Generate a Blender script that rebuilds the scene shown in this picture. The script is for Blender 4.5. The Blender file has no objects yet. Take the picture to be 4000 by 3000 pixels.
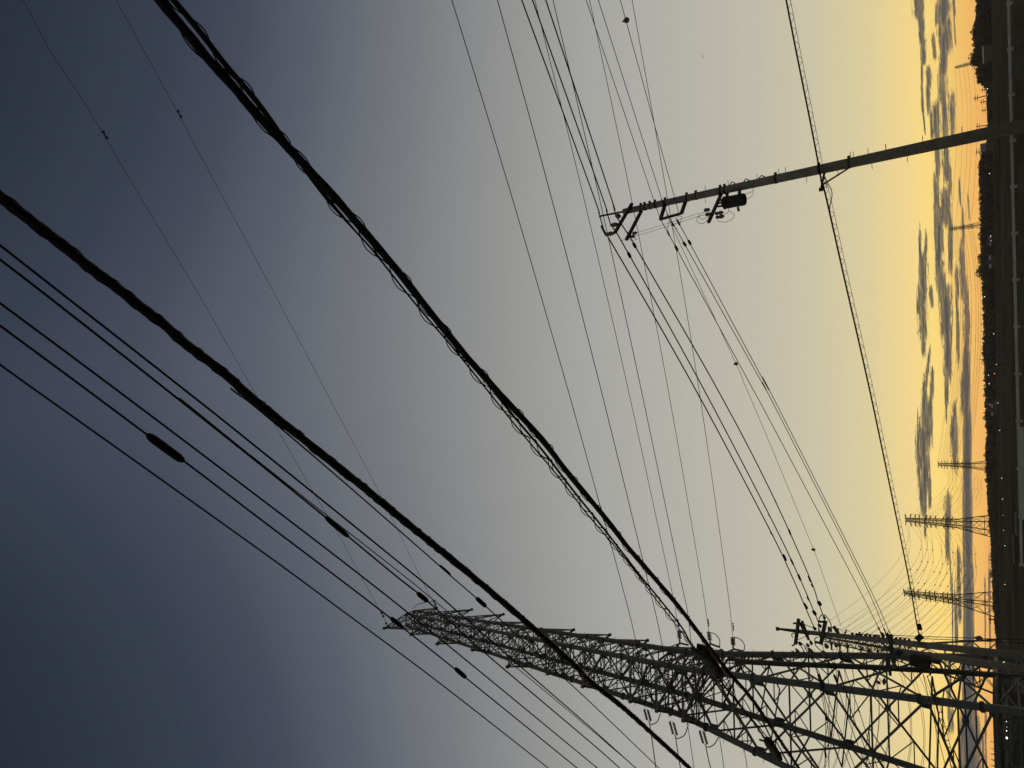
import bpy, bmesh, math, random
from mathutils import Vector, Matrix
R = math.radians
random.seed(7)
S = bpy.context.scene
COL = S.collection

# ------------------------------------------------------------------ camera
F = 2651.1                                   # focal length in pixels of the 4000 x 3000 photograph
EYE = 1.9
TH, ROLL = 0.6190, -0.0374
CAM = Vector((0, 0, EYE))
FW = Vector((0, math.cos(TH), math.sin(TH)))
_r = Vector((1, 0, 0)); _u = Vector((0, -math.sin(TH), math.cos(TH)))
RT = math.cos(ROLL) * _r + math.sin(ROLL) * _u
UP = -math.sin(ROLL) * _r + math.cos(ROLL) * _u
cd = bpy.data.cameras.new('camera'); cam = bpy.data.objects.new('camera', cd); COL.objects.link(cam)
cd.sensor_width = 36; cd.sensor_fit = 'HORIZONTAL'; cd.lens = F / 4000 * 36
cd.clip_start = 0.1; cd.clip_end = 30000
X, Y, Z = -UP, RT, -FW                        # the photograph was taken with the camera turned on its side
cam.matrix_world = Matrix(((X.x, Y.x, Z.x, CAM.x), (X.y, Y.y, Z.y, CAM.y), (X.z, Y.z, Z.z, CAM.z), (0, 0, 0, 1)))
S.camera = cam

def ray(x, y):
    return ((1500 - y) * RT + (2000 - x) * UP + F * FW).normalized()
def PZ(x, y, z):
    v = ray(x, y); return CAM + v * ((z - CAM.z) / v.z)
def PH(x, y, h):
    v = ray(x, y); return CAM + v * (h / math.hypot(v.x, v.y))
def PP(x, y, A, B):
    n = (B - A).cross(Vector((0, 0, 1))); v = ray(x, y)
    return CAM + v * (n.dot(A - CAM) / n.dot(v))
def PXM(p, px):                               # metres spanned by px photograph pixels at point p
    return px * (p - CAM).dot(FW) / F
def azel(x, y):
    v = ray(x, y); return math.atan2(v.x, v.y), math.asin(v.z)
def ZG(x, y):                                 # the terrain falls gently towards the right
    t = min(1.0, max(0.0, (y - 50) / 110.0))
    return -0.019 * x + 1.5 * t * t * (3 - 2 * t)

# ------------------------------------------------------------------ sky
W = bpy.data.worlds.new('World'); S.world = W; W.use_nodes = True
nt = W.node_tree; N = nt.nodes; LK = nt.links; N.clear()
def srgb(c):
    return tuple((v / 255 / 12.92) if v / 255 <= 0.04045 else ((v / 255 + 0.055) / 1.055) ** 2.4 for v in c)
def nd(t, **k):
    n = N.new(t)
    for a, b in k.items(): setattr(n, a, b)
    return n
def mth(op, a, b=None, c=None, clamp=False):
    n = nd('ShaderNodeMath', operation=op, use_clamp=clamp)
    for i, v in enumerate((a, b, c)):
        if v is None: continue
        if isinstance(v, (int, float)): n.inputs[i].default_value = v
        else: LK.new(v, n.inputs[i])
    return n.outputs[0]
tc = nd('ShaderNodeTexCoord'); sep = nd('ShaderNodeSeparateXYZ'); LK.new(tc.outputs['Generated'], sep.inputs[0])
EL = mth('ARCSINE', sep.outputs[2]); AZ = mth('ARCTAN2', sep.outputs[0], sep.outputs[1])
az0 = R(2)
da = mth('SUBTRACT', AZ, az0)
a2 = mth('MINIMUM', mth('MULTIPLY', da, da), 3.2)
# the terrain horizon is tilted a little: measure elevation from it
ELt = mth('ADD', EL, mth('MULTIPLY', mth('SINE', AZ), 0.015))
ep = mth('MULTIPLY', mth('MAXIMUM', ELt, -0.05), mth('MULTIPLY_ADD', a2, 0.70, 1.0))
pos = mth('DIVIDE', mth('ADD', ep, R(3)), R(113), clamp=True)
ramp = nd('ShaderNodeValToRGB'); LK.new(pos, ramp.inputs[0])
STOPS = [(-3, (244, 166, 92)), (0.0, (249, 175, 93)), (1.2, (253, 194, 100)), (2.4, (254, 212, 116)), (3.7, (252, 219, 128)),
         (5.2, (240, 213, 144)), (7.5, (222, 206, 157)), (11, (206, 198, 168)), (15, (195, 190, 171)), (19, (187, 183, 170)),
         (25, (175, 174, 168)), (30, (164, 164, 161)), (36, (149, 149, 148)), (46, (119, 122, 127)), (56, (91, 97, 108)),
         (65, (69, 75, 90)), (74, (56, 63, 78)), (90, (46, 53, 67)), (110, (36, 43, 55))]
cr = ramp.color_ramp
while len(cr.elements) > 1: cr.elements.remove(cr.elements[-1])
for i, (e, c) in enumerate(STOPS):
    q = (e + 3) / 113
    el = cr.elements[0] if i == 0 else cr.elements.new(q)
    el.position = q; k_ = 1.0 + 0.25 * math.exp(-max(0, e - 1.0) / 4.5)   # the haze in front takes some of it away
    el.color = (*[v * k_ for v in srgb(c)], 1)
# cloud streaks: (y1, x1, y2, x2, half thickness) in photograph pixels, turned into directions of the sky
CL = [(-40, 3588, 66, 3588, 17), (50, 3596, 180, 3602, 9), (150, 3604, 250, 3607, 9), (235, 3601, 330, 3602, 4), (330, 3601, 460, 3605, 4),
      (440, 3605, 520, 3614, 3), (262, 3628, 345, 3632, 9), (330, 3624, 440, 3628, 8), (430, 3634, 545, 3640, 5), (130, 3646, 230, 3652, 6),
      (-40, 3690, 110, 3682, 22), (60, 3685, 210, 3692, 22), (160, 3690, 320, 3680, 15), (280, 3680, 420, 3686, 15), (380, 3690, 560, 3692, 13),
      (400, 3656, 560, 3660, 13), (520, 3690, 720, 3700, 12), (560, 3662, 720, 3664, 10), (640, 3708, 760, 3712, 7), (360, 3720, 540, 3722, 8),
      (10, 3662, 100, 3658, 6), (-30, 3722, 60, 3728, 4), (60, 3726, 170, 3732, 2.5), (690, 3655, 860, 3662, 11), (740, 3690, 880, 3692, 20), (800, 3668, 1000, 3668, 17),
      (900, 3666, 1110, 3664, 12), (840, 3712, 1060, 3712, 8), (1020, 3672, 1240, 3690, 16), (1120, 3695, 1340, 3698, 21), (1240, 3700, 1480, 3702, 15),
      (1380, 3700, 1580, 3698, 8), (1500, 3696, 1640, 3697, 3), (700, 3748, 800, 3752, 3), (760, 3782, 870, 3786, 3), (820, 3760, 960, 3764, 4),
      (960, 3756, 1180, 3764, 9), (1040, 3736, 1160, 3742, 6), (1080, 3770, 1320, 3776, 10), (1200, 3776, 1420, 3778, 12), (1340, 3774, 1600, 3776, 15),
      (905, 3594, 1110, 3592, 5), (925, 3616, 1130, 3612, 6), (1000, 3606, 1220, 3604, 14), (1100, 3590, 1220, 3588, 6), (1120, 3636, 1200, 3642, 7),
      (1180, 3606, 1330, 3608, 15), (1290, 3606, 1390, 3606, 7), (1140, 3735, 1400, 3740, 4), (1240, 3742, 1420, 3744, 4),
      (1370, 3630, 1520, 3618, 5), (1440, 3642, 1560, 3640, 7), (1480, 3612, 1700, 3606, 9), (1560, 3626, 1760, 3622, 16), (1660, 3604, 1860, 3604, 20),
      (1620, 3594, 1790, 3584, 4), (1760, 3612, 1940, 3612, 19), (1880, 3606, 2010, 3607, 12), (1980, 3611, 2090, 3614, 4), (1860, 3630, 1980, 3632, 6),
      (1570, 3730, 1700, 3726, 6), (1640, 3726, 1830, 3730, 12), (1930, 3702, 2060, 3702, 11), (2010, 3700, 2180, 3704, 9), (2140, 3710, 2330, 3716, 3),
      (2240, 3719, 2560, 3722, 2.6), (2150, 3745, 2260, 3746, 9), (2230, 3745, 2420, 3748, 9), (2320, 3738, 2520, 3738, 5), (2300, 3729, 2520, 3732, 2.5),
      (1470, 3758, 1620, 3762, 8), (1560, 3778, 2000, 3778, 17), (1800, 3778, 2300, 3780, 19), (2140, 3782, 2700, 3784, 21), (2520, 3784, 2950, 3784, 25),
      (2760, 3788, 3160, 3788, 42), (2640, 3706, 2860, 3710, 8), (2760, 3712, 2860, 3716, 8), (2290, 3847, 2570, 3849, 3), (2190, 3864, 2620, 3868, 4),
      (2780, 3850, 3040, 3852, 4), (2860, 3838, 3040, 3842, 5), (1600, 3585, 1760, 3583, 2.5)]
pv = nd('ShaderNodeCombineXYZ'); LK.new(AZ, pv.inputs[0]); LK.new(EL, pv.inputs[1])
def streaks(lst, stretch, fat, prev):          # smallest squared distance to any streak (1 at its rim)
    for (y1, x1, y2, x2, t) in lst:
        A = azel(x1, y1); B = azel(x2, y2)
        xm, ym = (x1 + x2) / 2, (y1 + y2) / 2
        C1 = azel(xm - t, ym); C2 = azel(xm + t, ym)
        cv = nd('ShaderNodeCombineXYZ'); LK.new(AZ, cv.inputs[0]); LK.new(EL, cv.inputs[1])
        if prev is not None: LK.new(prev, cv.inputs[2])          # keeps the shader stack short: one streak after another
        mp = nd('ShaderNodeMapping', vector_type='TEXTURE'); LK.new(cv.outputs[0], mp.inputs['Vector'])
        mp.inputs['Location'].default_value = ((A[0] + B[0]) / 2, (A[1] + B[1]) / 2, 0)
        mp.inputs['Rotation'].default_value = (0, 0, math.atan2(A[1] - B[1], A[0] - B[0]))
        mp.inputs['Scale'].default_value = (math.hypot(A[0] - B[0], A[1] - B[1]) / 2 * stretch, math.hypot(C1[0] - C2[0], C1[1] - C2[1]) / 2 * fat, 1e6)
        q = nd('ShaderNodeVectorMath', operation='MULTIPLY'); LK.new(mp.outputs[0], q.inputs[0]); LK.new(mp.outputs[0], q.inputs[1])
        w = nd('ShaderNodeVectorMath', operation='MULTIPLY_ADD'); LK.new(q.outputs[0], w.inputs[0]); w.inputs[1].default_value = (1, 0, 0); w.inputs[2].default_value = (0, 1, 0)
        d_ = nd('ShaderNodeVectorMath', operation='DOT_PRODUCT'); LK.new(q.outputs[0], d_.inputs[0]); LK.new(w.outputs[0], d_.inputs[1])
        prev = d_.outputs['Value'] if prev is None else mth('MINIMUM', prev, d_.outputs['Value'])
    return mth('SQRT', mth('MINIMUM', prev, 9.0))
def noise(sx, sy, detail, rough, dist=0.0):
    m = nd('ShaderNodeMapping'); LK.new(pv.outputs[0], m.inputs['Vector']); m.inputs['Scale'].default_value = (sx, sy, 1)
    n = nd('ShaderNodeTexNoise', noise_dimensions='2D'); LK.new(m.outputs[0], n.inputs['Vector'])
    n.inputs['Scale'].default_value = 1; n.inputs['Detail'].default_value = detail; n.inputs['Roughness'].default_value = rough
    n.inputs['Distortion'].default_value = dist
    return n.outputs['Fac']
BANK = [c for c in CL if c[4] >= 15 and c[1] > 3765] + [(1120, 3695, 1340, 3698, 15), (1240, 3700, 1480, 3702, 11), (1450, 3776, 1720, 3777, 13), (-40, 3688, 120, 3684, 14), (90, 3688, 320, 3684, 9), (840, 3668, 1080, 3666, 9)]
WISP = [c for c in CL if c not in BANK]
n1 = noise(11, 430, 7, 0.66, 0.35); n2 = noise(95, 850, 5, 0.72, 0.7); n3 = noise(34, 520, 6, 0.75, 0.4)
rW = streaks(WISP, 1.3, 1.5, None)
fW = mth('MULTIPLY_ADD', mth('SUBTRACT', n1, 0.5), 2.1, mth('MULTIPLY', mth('SUBTRACT', 1.0, rW), 1.25))
fW = mth('MULTIPLY_ADD', mth('SUBTRACT', n2, 0.5), 2.0, fW)
rB = streaks(BANK, 1.12, 1.2, None)
fB = mth('MULTIPLY_ADD', mth('SUBTRACT', n1, 0.5), 0.5, mth('MULTIPLY', mth('SUBTRACT', 1.0, rB), 2.2))
fB = mth('MULTIPLY_ADD', mth('SUBTRACT', n2, 0.5), 0.6, fB)
fld = mth('MAXIMUM', fW, fB)
mr = nd('ShaderNodeMapRange', interpolation_type='SMOOTHSTEP'); LK.new(fld, mr.inputs['Value'])
mr.inputs['From Min'].default_value = 0.02; mr.inputs['From Max'].default_value = 0.62; mr.inputs['To Max'].default_value = 1.0
tex = nd('ShaderNodeMapRange'); LK.new(n3, tex.inputs['Value'])
tex.inputs['From Min'].default_value = 0.36; tex.inputs['From Max'].default_value = 0.60; tex.inputs['To Min'].default_value = 0.76; tex.inputs['To Max'].default_value = 1.0
solid = mth('MULTIPLY', mth('SUBTRACT', fB, 0.75), 1.6, clamp=True)          # the low bank is dense all through
dens_ = mth('MULTIPLY', mr.outputs[0], mth('MAXIMUM', tex.outputs[0], solid))
crm = nd('ShaderNodeValToRGB'); LK.new(mth('MULTIPLY', EL, 7.0, clamp=True), crm.inputs[0])
crm.color_ramp.elements[0].color = (*srgb((96, 92, 90)), 1); crm.color_ramp.elements[1].color = (*srgb((60, 59, 56)), 1)
e3 = crm.color_ramp.elements.new(0.25); e3.color = (*srgb((82, 82, 83)), 1)
mx = nd('ShaderNodeMix', data_type='RGBA'); LK.new(dens_, mx.inputs['Factor'])
LK.new(ramp.outputs[0], mx.inputs[6]); LK.new(crm.outputs[0], mx.inputs[7])
bg = nd('ShaderNodeBackground'); LK.new(mx.outputs[2], bg.inputs[0]); bg.inputs[1].default_value = 1.0
wo = nd('ShaderNodeOutputWorld'); LK.new(bg.outputs[0], wo.inputs[0])
try:
    W.cycles.sampling_method = 'MANUAL'; W.cycles.sample_map_resolution = 512
except Exception: pass
# the sun has just gone down behind the cloud bank
sd = bpy.data.lights.new('sun', 'SUN'); sd.energy = 0.25; sd.angle = R(10); sd.color = (1, 0.72, 0.42)
so = bpy.data.objects.new('sun', sd); COL.objects.link(so); so.location = (0, 0, 80)
so.rotation_euler = Vector((-math.sin(az0) * math.cos(R(1.5)), -math.cos(az0) * math.cos(R(1.5)), -math.sin(R(1.5)))).to_track_quat('-Z', 'Y').to_euler()
vs = S.view_settings; S.display_settings.display_device = 'sRGB'
vs.view_transform = 'Standard'; vs.look = 'None'; vs.exposure = 0; vs.gamma = 1; vs.use_curve_mapping = False

# ------------------------------------------------------------------ materials
def mat(name, c, rough=0.6, metal=0.0, var=0.25, scale=8.0, bump=0.0, emit=None, estr=0.0, trans=0.0, spec=0.25):
    m = bpy.data.materials.new(name); m.use_nodes = True; t = m.node_tree; b = t.nodes['Principled BSDF']
    b.inputs['Roughness'].default_value = rough; b.inputs['Metallic'].default_value = metal
    tx = t.nodes.new('ShaderNodeTexCoord'); n = t.nodes.new('ShaderNodeTexNoise')
    n.inputs['Scale'].default_value = scale; n.inputs['Detail'].default_value = 6
    t.links.new(tx.outputs['Object'], n.inputs['Vector'])
    r = t.nodes.new('ShaderNodeValToRGB'); t.links.new(n.outputs['Fac'], r.inputs[0])
    r.color_ramp.elements[0].position = 0.3; r.color_ramp.elements[1].position = 0.72
    r.color_ramp.elements[0].color = (*[v * (1 - var) for v in c], 1); r.color_ramp.elements[1].color = (*[min(1, v * (1 + var)) for v in c], 1)
    t.links.new(r.outputs[0], b.inputs['Base Color'])
    if bump:
        bp = t.nodes.new('ShaderNodeBump'); bp.inputs['Strength'].default_value = bump; t.links.new(n.outputs['Fac'], bp.inputs['Height']); t.links.new(bp.outputs[0], b.inputs['Normal'])
    b.inputs['Specular IOR Level'].default_value = spec
    if trans:                                  # thin leaves let some of the light through
        tl = t.nodes.new('ShaderNodeBsdfTranslucent'); t.links.new(r.outputs[0], tl.inputs[0]); ms = t.nodes.new('ShaderNodeMixShader'); ms.inputs[0].default_value = trans
        t.links.new(b.outputs[0], ms.inputs[1]); t.links.new(tl.outputs[0], ms.inputs[2]); t.links.new(ms.outputs[0], t.nodes['Material Output'].inputs[0])
    if emit:
        b.inputs['Emission Color'].default_value = (*emit, 1); b.inputs['Emission Strength'].default_value = estr
    return m
M_STEEL = mat('galvanised_steel', (0.13, 0.15, 0.155), 0.7, 0.1, 0.22, 3.0, spec=0.15)
M_STEELD = mat('weathered_steel', (0.075, 0.085, 0.087), 0.7, 0.1, 0.25, 4.0, spec=0.15)
M_CONC = mat('pole_concrete', (0.25, 0.25, 0.23), 0.9, 0, 0.2, 5.0, 0.1, spec=0.1)
M_RUB = mat('cable_sheath', (0.009, 0.009, 0.010), 0.75, 0, 0.3, 20)
M_ALU = mat('weathered_conductor', (0.03, 0.03, 0.028), 0.7, 0.2, 0.2, 10)
M_PORC = mat('insulator_porcelain', (0.16, 0.15, 0.14), 0.3, 0, 0.1, 10)
M_BOX = mat('equipment_paint', (0.045, 0.052, 0.05), 0.75, 0, 0.15, 6, spec=0.1)
M_FAR = mat('far_steel', (0.10, 0.085, 0.06), 0.7, 0.1, 0.2, 0.5)
M_GROUND = mat('field_soil_grass', (0.135, 0.112, 0.080), 1.0, 0, 0.5, 0.05, 0.0, spec=0.0)
M_FOL = mat('dark_foliage', (0.125, 0.115, 0.08), 0.9, 0, 0.4, 0.6, trans=0.5, spec=0.1)
M_CON = mat('conifer_needles', (0.10, 0.10, 0.065), 0.9, 0, 0.4, 0.9, trans=0.25)
M_BARE = mat('bare_twigs', (0.10, 0.07, 0.05), 0.9, 0, 0.3, 1)
M_BARK = mat('bark', (0.09, 0.07, 0.05), 0.95, 0, 0.3, 2, 0.3)
M_HILL = mat('distant_hillside', (0.16, 0.15, 0.13), 1.0, 0, 0.2, 0.004)
M_RAIL = mat('rail_paint', (0.50, 0.55, 0.54), 0.6, 0.1, 0.15, 3)
M_SLAT = mat('fence_slat', (0.13, 0.14, 0.11), 0.8, 0, 0.25, 2)
M_WALLD = mat('dark_wall_render', (0.09, 0.085, 0.075), 0.9, 0, 0.25, 0.4)
M_SHED = mat('shed_wall_board', (0.15, 0.145, 0.12), 0.9, 0, 0.2, 0.8)
M_PALE = mat('pale_shed_sheet', (0.55, 0.55, 0.50), 0.7, 0, 0.12, 0.6)
M_GREYR = mat('grey_roof_sheet', (0.30, 0.32, 0.35), 0.7, 0, 0.15, 0.5)
M_LAMP = mat('lamp_white', (0.8, 0.8, 0.75), 0.5, 0, 0.05, 5, 0, (0.95, 0.97, 0.85), 4.0)
M_LAMPB = mat('lamp_bright', (0.8, 0.8, 0.8), 0.5, 0, 0.05, 5, 0, (1.0, 1.0, 0.95), 8.0)
M_LAMPR = mat('lamp_red', (0.6, 0.1, 0.05), 0.5, 0, 0.05, 5, 0, (1.0, 0.22, 0.1), 6.0)
M_LAMPG = mat('lamp_green', (0.6, 0.8, 0.6), 0.5, 0, 0.05, 5, 0, (0.75, 1.0, 0.72), 5.0)
M_PATH = mat('pale_path', (0.15, 0.12, 0.085), 0.95, 0, 0.3, 0.3, spec=0.0)

# ------------------------------------------------------------------ mesh helpers
class MB:
    def __init__(s): s.v = []; s.f = []
    def tube(s, pts, r, n=6, cap=True):
        pts = [Vector(p) for p in pts]
        if len(pts) < 2: return s
        rs = r if isinstance(r, (list, tuple)) else [r] * len(pts)
        b0 = len(s.v); nrm = None
        for i, p in enumerate(pts):
            a = pts[max(i - 1, 0)]; b = pts[min(i + 1, len(pts) - 1)]
            t = (b - a)
            t = t.normalized() if t.length > 1e-9 else Vector((0, 0, 1))
            if nrm is None:
                nrm = t.cross(Vector((0, 0, 1)) if abs(t.z) < 0.9 else Vector((1, 0, 0))).normalized()
            else:
                nrm = nrm - t * nrm.dot(t); nrm = nrm.normalized() if nrm.length > 1e-9 else t.orthogonal().normalized()
            bn = t.cross(nrm)
            for k in range(n):
                a_ = 2 * math.pi * k / n
                s.v.append(p + (nrm * math.cos(a_) + bn * math.sin(a_)) * rs[i])
        for i in range(len(pts) - 1):
            for k in range(n):
                k2 = (k + 1) % n
                s.f.append((b0 + i * n + k, b0 + i * n + k2, b0 + (i + 1) * n + k2, b0 + (i + 1) * n + k))
        if cap:
            s.f.append(tuple(b0 + k for k in reversed(range(n)))); s.f.append(tuple(b0 + (len(pts) - 1) * n + k for k in range(n)))
        return s
    def box(s, c, ax, ay, az):                 # centre and three half vectors
        c = Vector(c); b = len(s.v)
        for i in (-1, 1):
            for j in (-1, 1):
                for k in (-1, 1): s.v.append(c + ax * i + ay * j + az * k)
        for f in ((0, 1, 3, 2), (4, 6, 7, 5), (0, 4, 5, 1), (2, 3, 7, 6), (0, 2, 6, 4), (1, 5, 7, 3)): s.f.append(tuple(b + q for q in f))
        return s
    def bar(s, p, q, w, h=None):               # square bar from p to q
        p = Vector(p); q = Vector(q); d = q - p; t = d.normalized(); h = h or w
        u = t.cross(Vector((0, 0, 1)) if abs(t.z) < 0.95 else Vector((0, 1, 0))).normalized(); v = t.cross(u)
        return s.box((p + q) / 2, d / 2, u * w / 2, v * h / 2)
    def lathe(s, p, q, prof, n=10):            # prof: (fraction along p-q, radius)
        p = Vector(p); q = Vector(q)
        return s.tube2([p + (q - p) * t for t, _ in prof], [r for _, r in prof], (q - p).normalized(), n)
    def tube2(s, pts, rs, t, n):
        u = t.orthogonal().normalized(); v = t.cross(u); b0 = len(s.v)
        for p, r in zip(pts, rs):
            for k in range(n):
                a = 2 * math.pi * k / n; s.v.append(p + (u * math.cos(a) + v * math.sin(a)) * max(r, 1e-4))
        for i in range(len(pts) - 1):
            for k in range(n):
                k2 = (k + 1) % n; s.f.append((b0 + i * n + k, b0 + i * n + k2, b0 + (i + 1) * n + k2, b0 + (i + 1) * n + k))
        s.f.append(tuple(b0 + k for k in reversed(range(n)))); s.f.append(tuple(b0 + (len(pts) - 1) * n + k for k in range(n)))
        return s
    def build(s, name, m, parent=None, smooth=False, origin=None):
        me = bpy.data.meshes.new(name)
        o0 = Vector(origin) if origin is not None else (parent.matrix_world.translation if parent is not None else Vector((0, 0, 0)))
        me.from_pydata([v - o0 for v in s.v], [], s.f); me.materials.append(m); me.update()
        if smooth:
            for p in me.polygons: p.use_smooth = True
        o = bpy.data.objects.new(name, me); COL.objects.link(o)
        if parent is not None: o.parent = parent
        else: o.location = o0
        return o
def tag(o, label, cat, group=None, kind=None):
    if label: o['label'] = label
    if cat: o['category'] = cat
    if group: o['group'] = group
    if kind: o['kind'] = kind
    return o
def empty(name, loc, label, cat, group=None):
    o = bpy.data.objects.new(name, None); COL.objects.link(o); o.location = loc
    o.empty_display_size = 0.3
    o.matrix_world = Matrix.Translation(Vector(loc))
    return tag(o, label, cat, group)
def sub(mb, name, m, part, root, smooth=False):   # a sub-part under a part; parts sit at their root's origin
    o = mb.build(name, m, None, smooth, origin=root.matrix_world.translation)
    o.location = (0, 0, 0); o.parent = part
    return o
def copy_tree(o, parent=None):
    c = o.copy(); COL.objects.link(c); c.parent = parent
    for ch in list(o.children): copy_tree(ch, c)
    return c
def dens(p, n=7):
    out = []
    for i in range(len(p) - 1):
        a, b, c, d = p[max(i - 1, 0)], p[i], p[i + 1], p[min(i + 2, len(p) - 1)]
        for k in range(n):
            t = k / n
            out.append(tuple(0.5 * (2 * b[j] + (c[j] - a[j]) * t + (2 * a[j] - 5 * b[j] + 4 * c[j] - d[j]) * t * t + (3 * b[j] - a[j] - 3 * c[j] + d[j]) * t ** 3) for j in (0, 1)))
    out.append(p[-1]); return out
def sagline(a, b, sag, n=24):
    return [a.lerp(b, k / n) - Vector((0, 0, 4 * sag * (k / n) * (1 - k / n))) for k in range(n + 1)]
def path3(pix, E0, E1, ext0=0.0, ext1=0.0, n=7):
    P = [PP(x, y, E0, E1) for x, y in dens(pix, n)]
    k = min(14, len(P) - 1)
    if ext0: P.insert(0, P[0] + (P[0] - P[k]).normalized() * ext0)
    if ext1: P.append(P[-1] + (P[-1] - P[-1 - k]).normalized() * ext1)
    return P
def wire(name, label, cat, group, pix, E0, E1, px, ext0=0, ext1=0, m=None, sides=6, splices=(), sname='splice_sleeve', dia=None):
    P = path3(pix, E0, E1, ext0, ext1)
    mid = P[len(P) // 2]
    d = dia or PXM(mid, px * 0.82)
    o = MB().tube(P, d / 2, sides).build(name, m or M_RUB, None, True, origin=mid)
    tag(o, label, cat, group)
    for (x1, y1, x2, y2, w) in splices:
        a = PP(x1, y1, E0, E1); b = PP(x2, y2, E0, E1); r = PXM(a, w if w > 17 else w * .8) / 2
        mb = MB().lathe(a, b, [(0, r * .45), (.06, r * .8), (.15, r), (.5, r * 1.04), (.85, r), (.95, r * .8), (1, r * .45)], 8)
        sp = mb.build(sname, M_RUB, None, True, origin=mid); sp.location = (0, 0, 0); sp.parent = o
    return o, P
def helix(P, rad, pitch, r, sides=4, off=Vector((0, 0, 0)), ph=0.0):
    pts = []; s = 0.0; step = pitch / 12
    for i in range(len(P) - 1):
        a, b = P[i], P[i + 1]; L = (b - a).length; t = (b - a).normalized()
        u = t.cross(Vector((0, 0, 1))).normalized(); v = u.cross(t)
        k = max(1, int(L / step))
        for j in range(k):
            th = (s + L * j / k) / pitch * 2 * math.pi + ph
            pts.append(a.lerp(b, j / k) + (u * math.cos(th) + v * math.sin(th)) * rad + off)
        s += L
    return MB().tube(pts, r, sides)

# ------------------------------------------------------------------ terrain
def ground_mesh():
    mb = MB(); xs = [-2400, -1500, -800, -400, -200, -100, -50, -20, 0, 20, 50, 100, 200, 400, 800, 1500, 2400]
    ys = [-800, -200, -60, -20, 0, 20, 40, 50, 60, 70, 80, 90, 100, 110, 120, 130, 140, 150, 160, 200, 320, 500, 800, 1300, 2200]
    for y in ys:
        for x in xs: mb.v.append(Vector((x, y, ZG(x, y) - (0 if y < 2000 else 4))))
    n = len(xs)
    for j in range(len(ys) - 1):
        for i in range(n - 1): mb.f.append((j * n + i, j * n + i + 1, (j + 1) * n + i + 1, (j + 1) * n + i))
    return mb
g = ground_mesh().build('ground', M_GROUND); tag(g, None, None, None, 'structure')
def gp(x, y, h):                                # a point on the terrain below the pixel's direction, h metres away
    p = PH(x, y, h); return Vector((p.x, p.y, ZG(p.x, p.y)))
def strip(pixpairs, mat_, name, lift):
    mb = MB()
    for (a, b) in pixpairs:
        for q in (a, b): mb.v.append(Vector((q.x, q.y, ZG(q.x, q.y) + lift)))
    for i in range(len(pixpairs) - 1): mb.f.append((2 * i, 2 * i + 1, 2 * i + 3, 2 * i + 2))
    o = mb.build(name, mat_); tag(o, None, None, None, 'structure'); return o
strip([(gp(3900, y, 95 + 6 * math.sin(y * .004)), gp(3900, y, 130 + 9 * math.sin(y * .003))) for y in range(-300, 3400, 150)], M_PATH, 'path', 0.004)
strip([(gp(3900, y, 40), gp(3900, y, 44)) for y in range(1900, 3500, 120)], M_PATH, 'road', 0.006)
# hills beyond the tree line
def hill(prof, dist, name):
    mb = MB(); k = len(prof)
    for (y, x) in prof:
        p = PH(x, y, dist); b = PH(x, y, dist * 0.8); c = PH(x, y, dist * 1.25)
        mb.v += [Vector((b.x, b.y, ZG(b.x, b.y) - 20)), p, Vector((c.x, c.y, ZG(c.x, c.y) - 40))]
    for i in range(k - 1):
        for j in (0, 1): mb.f.append((3 * i + j, 3 * i + j + 1, 3 * i + 4 + j, 3 * i + 3 + j))
    o = mb.build(name, M_HILL, None, True); tag(o, None, None, None, 'structure')
hill([(y, 3866 + (y - 400) * 0.0245 - 5 * math.sin(y * .013) - 4 * math.sin(y * .031 + 1) - (14 if 385 < y < 440 else 0) - (22 * max(0, 1 - abs(y - 570) / 40))) for y in range(-500, 3600, 20)], 1700, 'hills')

# ------------------------------------------------------------------ the big steel tower on the left
TC = Vector((-19.1836, 40.7062, 0)); PHI = -0.7523
DIRS = [Vector((math.cos(PHI + k * math.pi / 2), math.sin(PHI + k * math.pi / 2), 0)) for k in range(4)]   # near right, far right, far left, near left
NY = Vector((-0.0331, 0.99945, 0)); NX = Vector((0.99945, 0.0331, 0))
def hd(z):                                      # half diagonal of the body, z above eye level
    return 5.2506 + (2.0065 - 5.2506) * z / 16.1315 if z <= 16.1315 else 2.0065 + (-0.3696 - 2.0065) * (z - 16.1315) / (60 - 16.1315)
def lp(k, z): return TC + DIRS[k % 4] * hd(z) + Vector((0, 0, z + EYE))
tw = empty('transmission_tower', TC + Vector((0, 0, 0.3)), 'tall tubular steel lattice tower with many short arms, nearest and largest of the towers', 'power tower', None)
LV = [-1.45, 0.5, 3.14, 7.56, 11.31, 14.1, 16.13, 17.9, 19.7, 21.5, 23.1, 24.7, 26.2, 27.6, 29.5, 31.4, 32.9, 34.4, 35.9, 37.4, 38.9, 40.3]
def rad(z): return 0.185 if z < 16 else 0.185 - (z - 16) / 24 * 0.105
for k in range(4):
    zz = [-2.2] + LV
    mb = MB().tube([lp(k, z) for z in zz], [rad(z) for z in zz], 10)
    for i in range(70):                         # climbing pins
        z = -0.5 + i * 0.58
        if z > 39: break
        p = lp(k, z); d = DIRS[k] * (rad(z) + 0.14); q = NY * (0.05 if i % 2 else -0.05)
        mb.tube([p, p + d + q * 3], 0.012, 4)
    leg = mb.build('leg', M_STEEL, tw, True)
    for z in [0.95, 3.45, 7.9, 11.65, 14.6, 16.9, 20.2, 24.1, 27.9, 31.9, 35.6]:
        p = lp(k, z); t = (lp(k, z + .2) - p).normalized()
        sub(MB().lathe(p - t * 0.09, p + t * 0.09, [(0, rad(z) * 1.05), (.1, rad(z) * 1.38), (.45, rad(z) * 1.38), (.5, rad(z) * 1.2), (.55, rad(z) * 1.38), (.9, rad(z) * 1.38), (1, rad(z) * 1.05)], 10), 'flange', M_STEELD, leg, tw)
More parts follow.
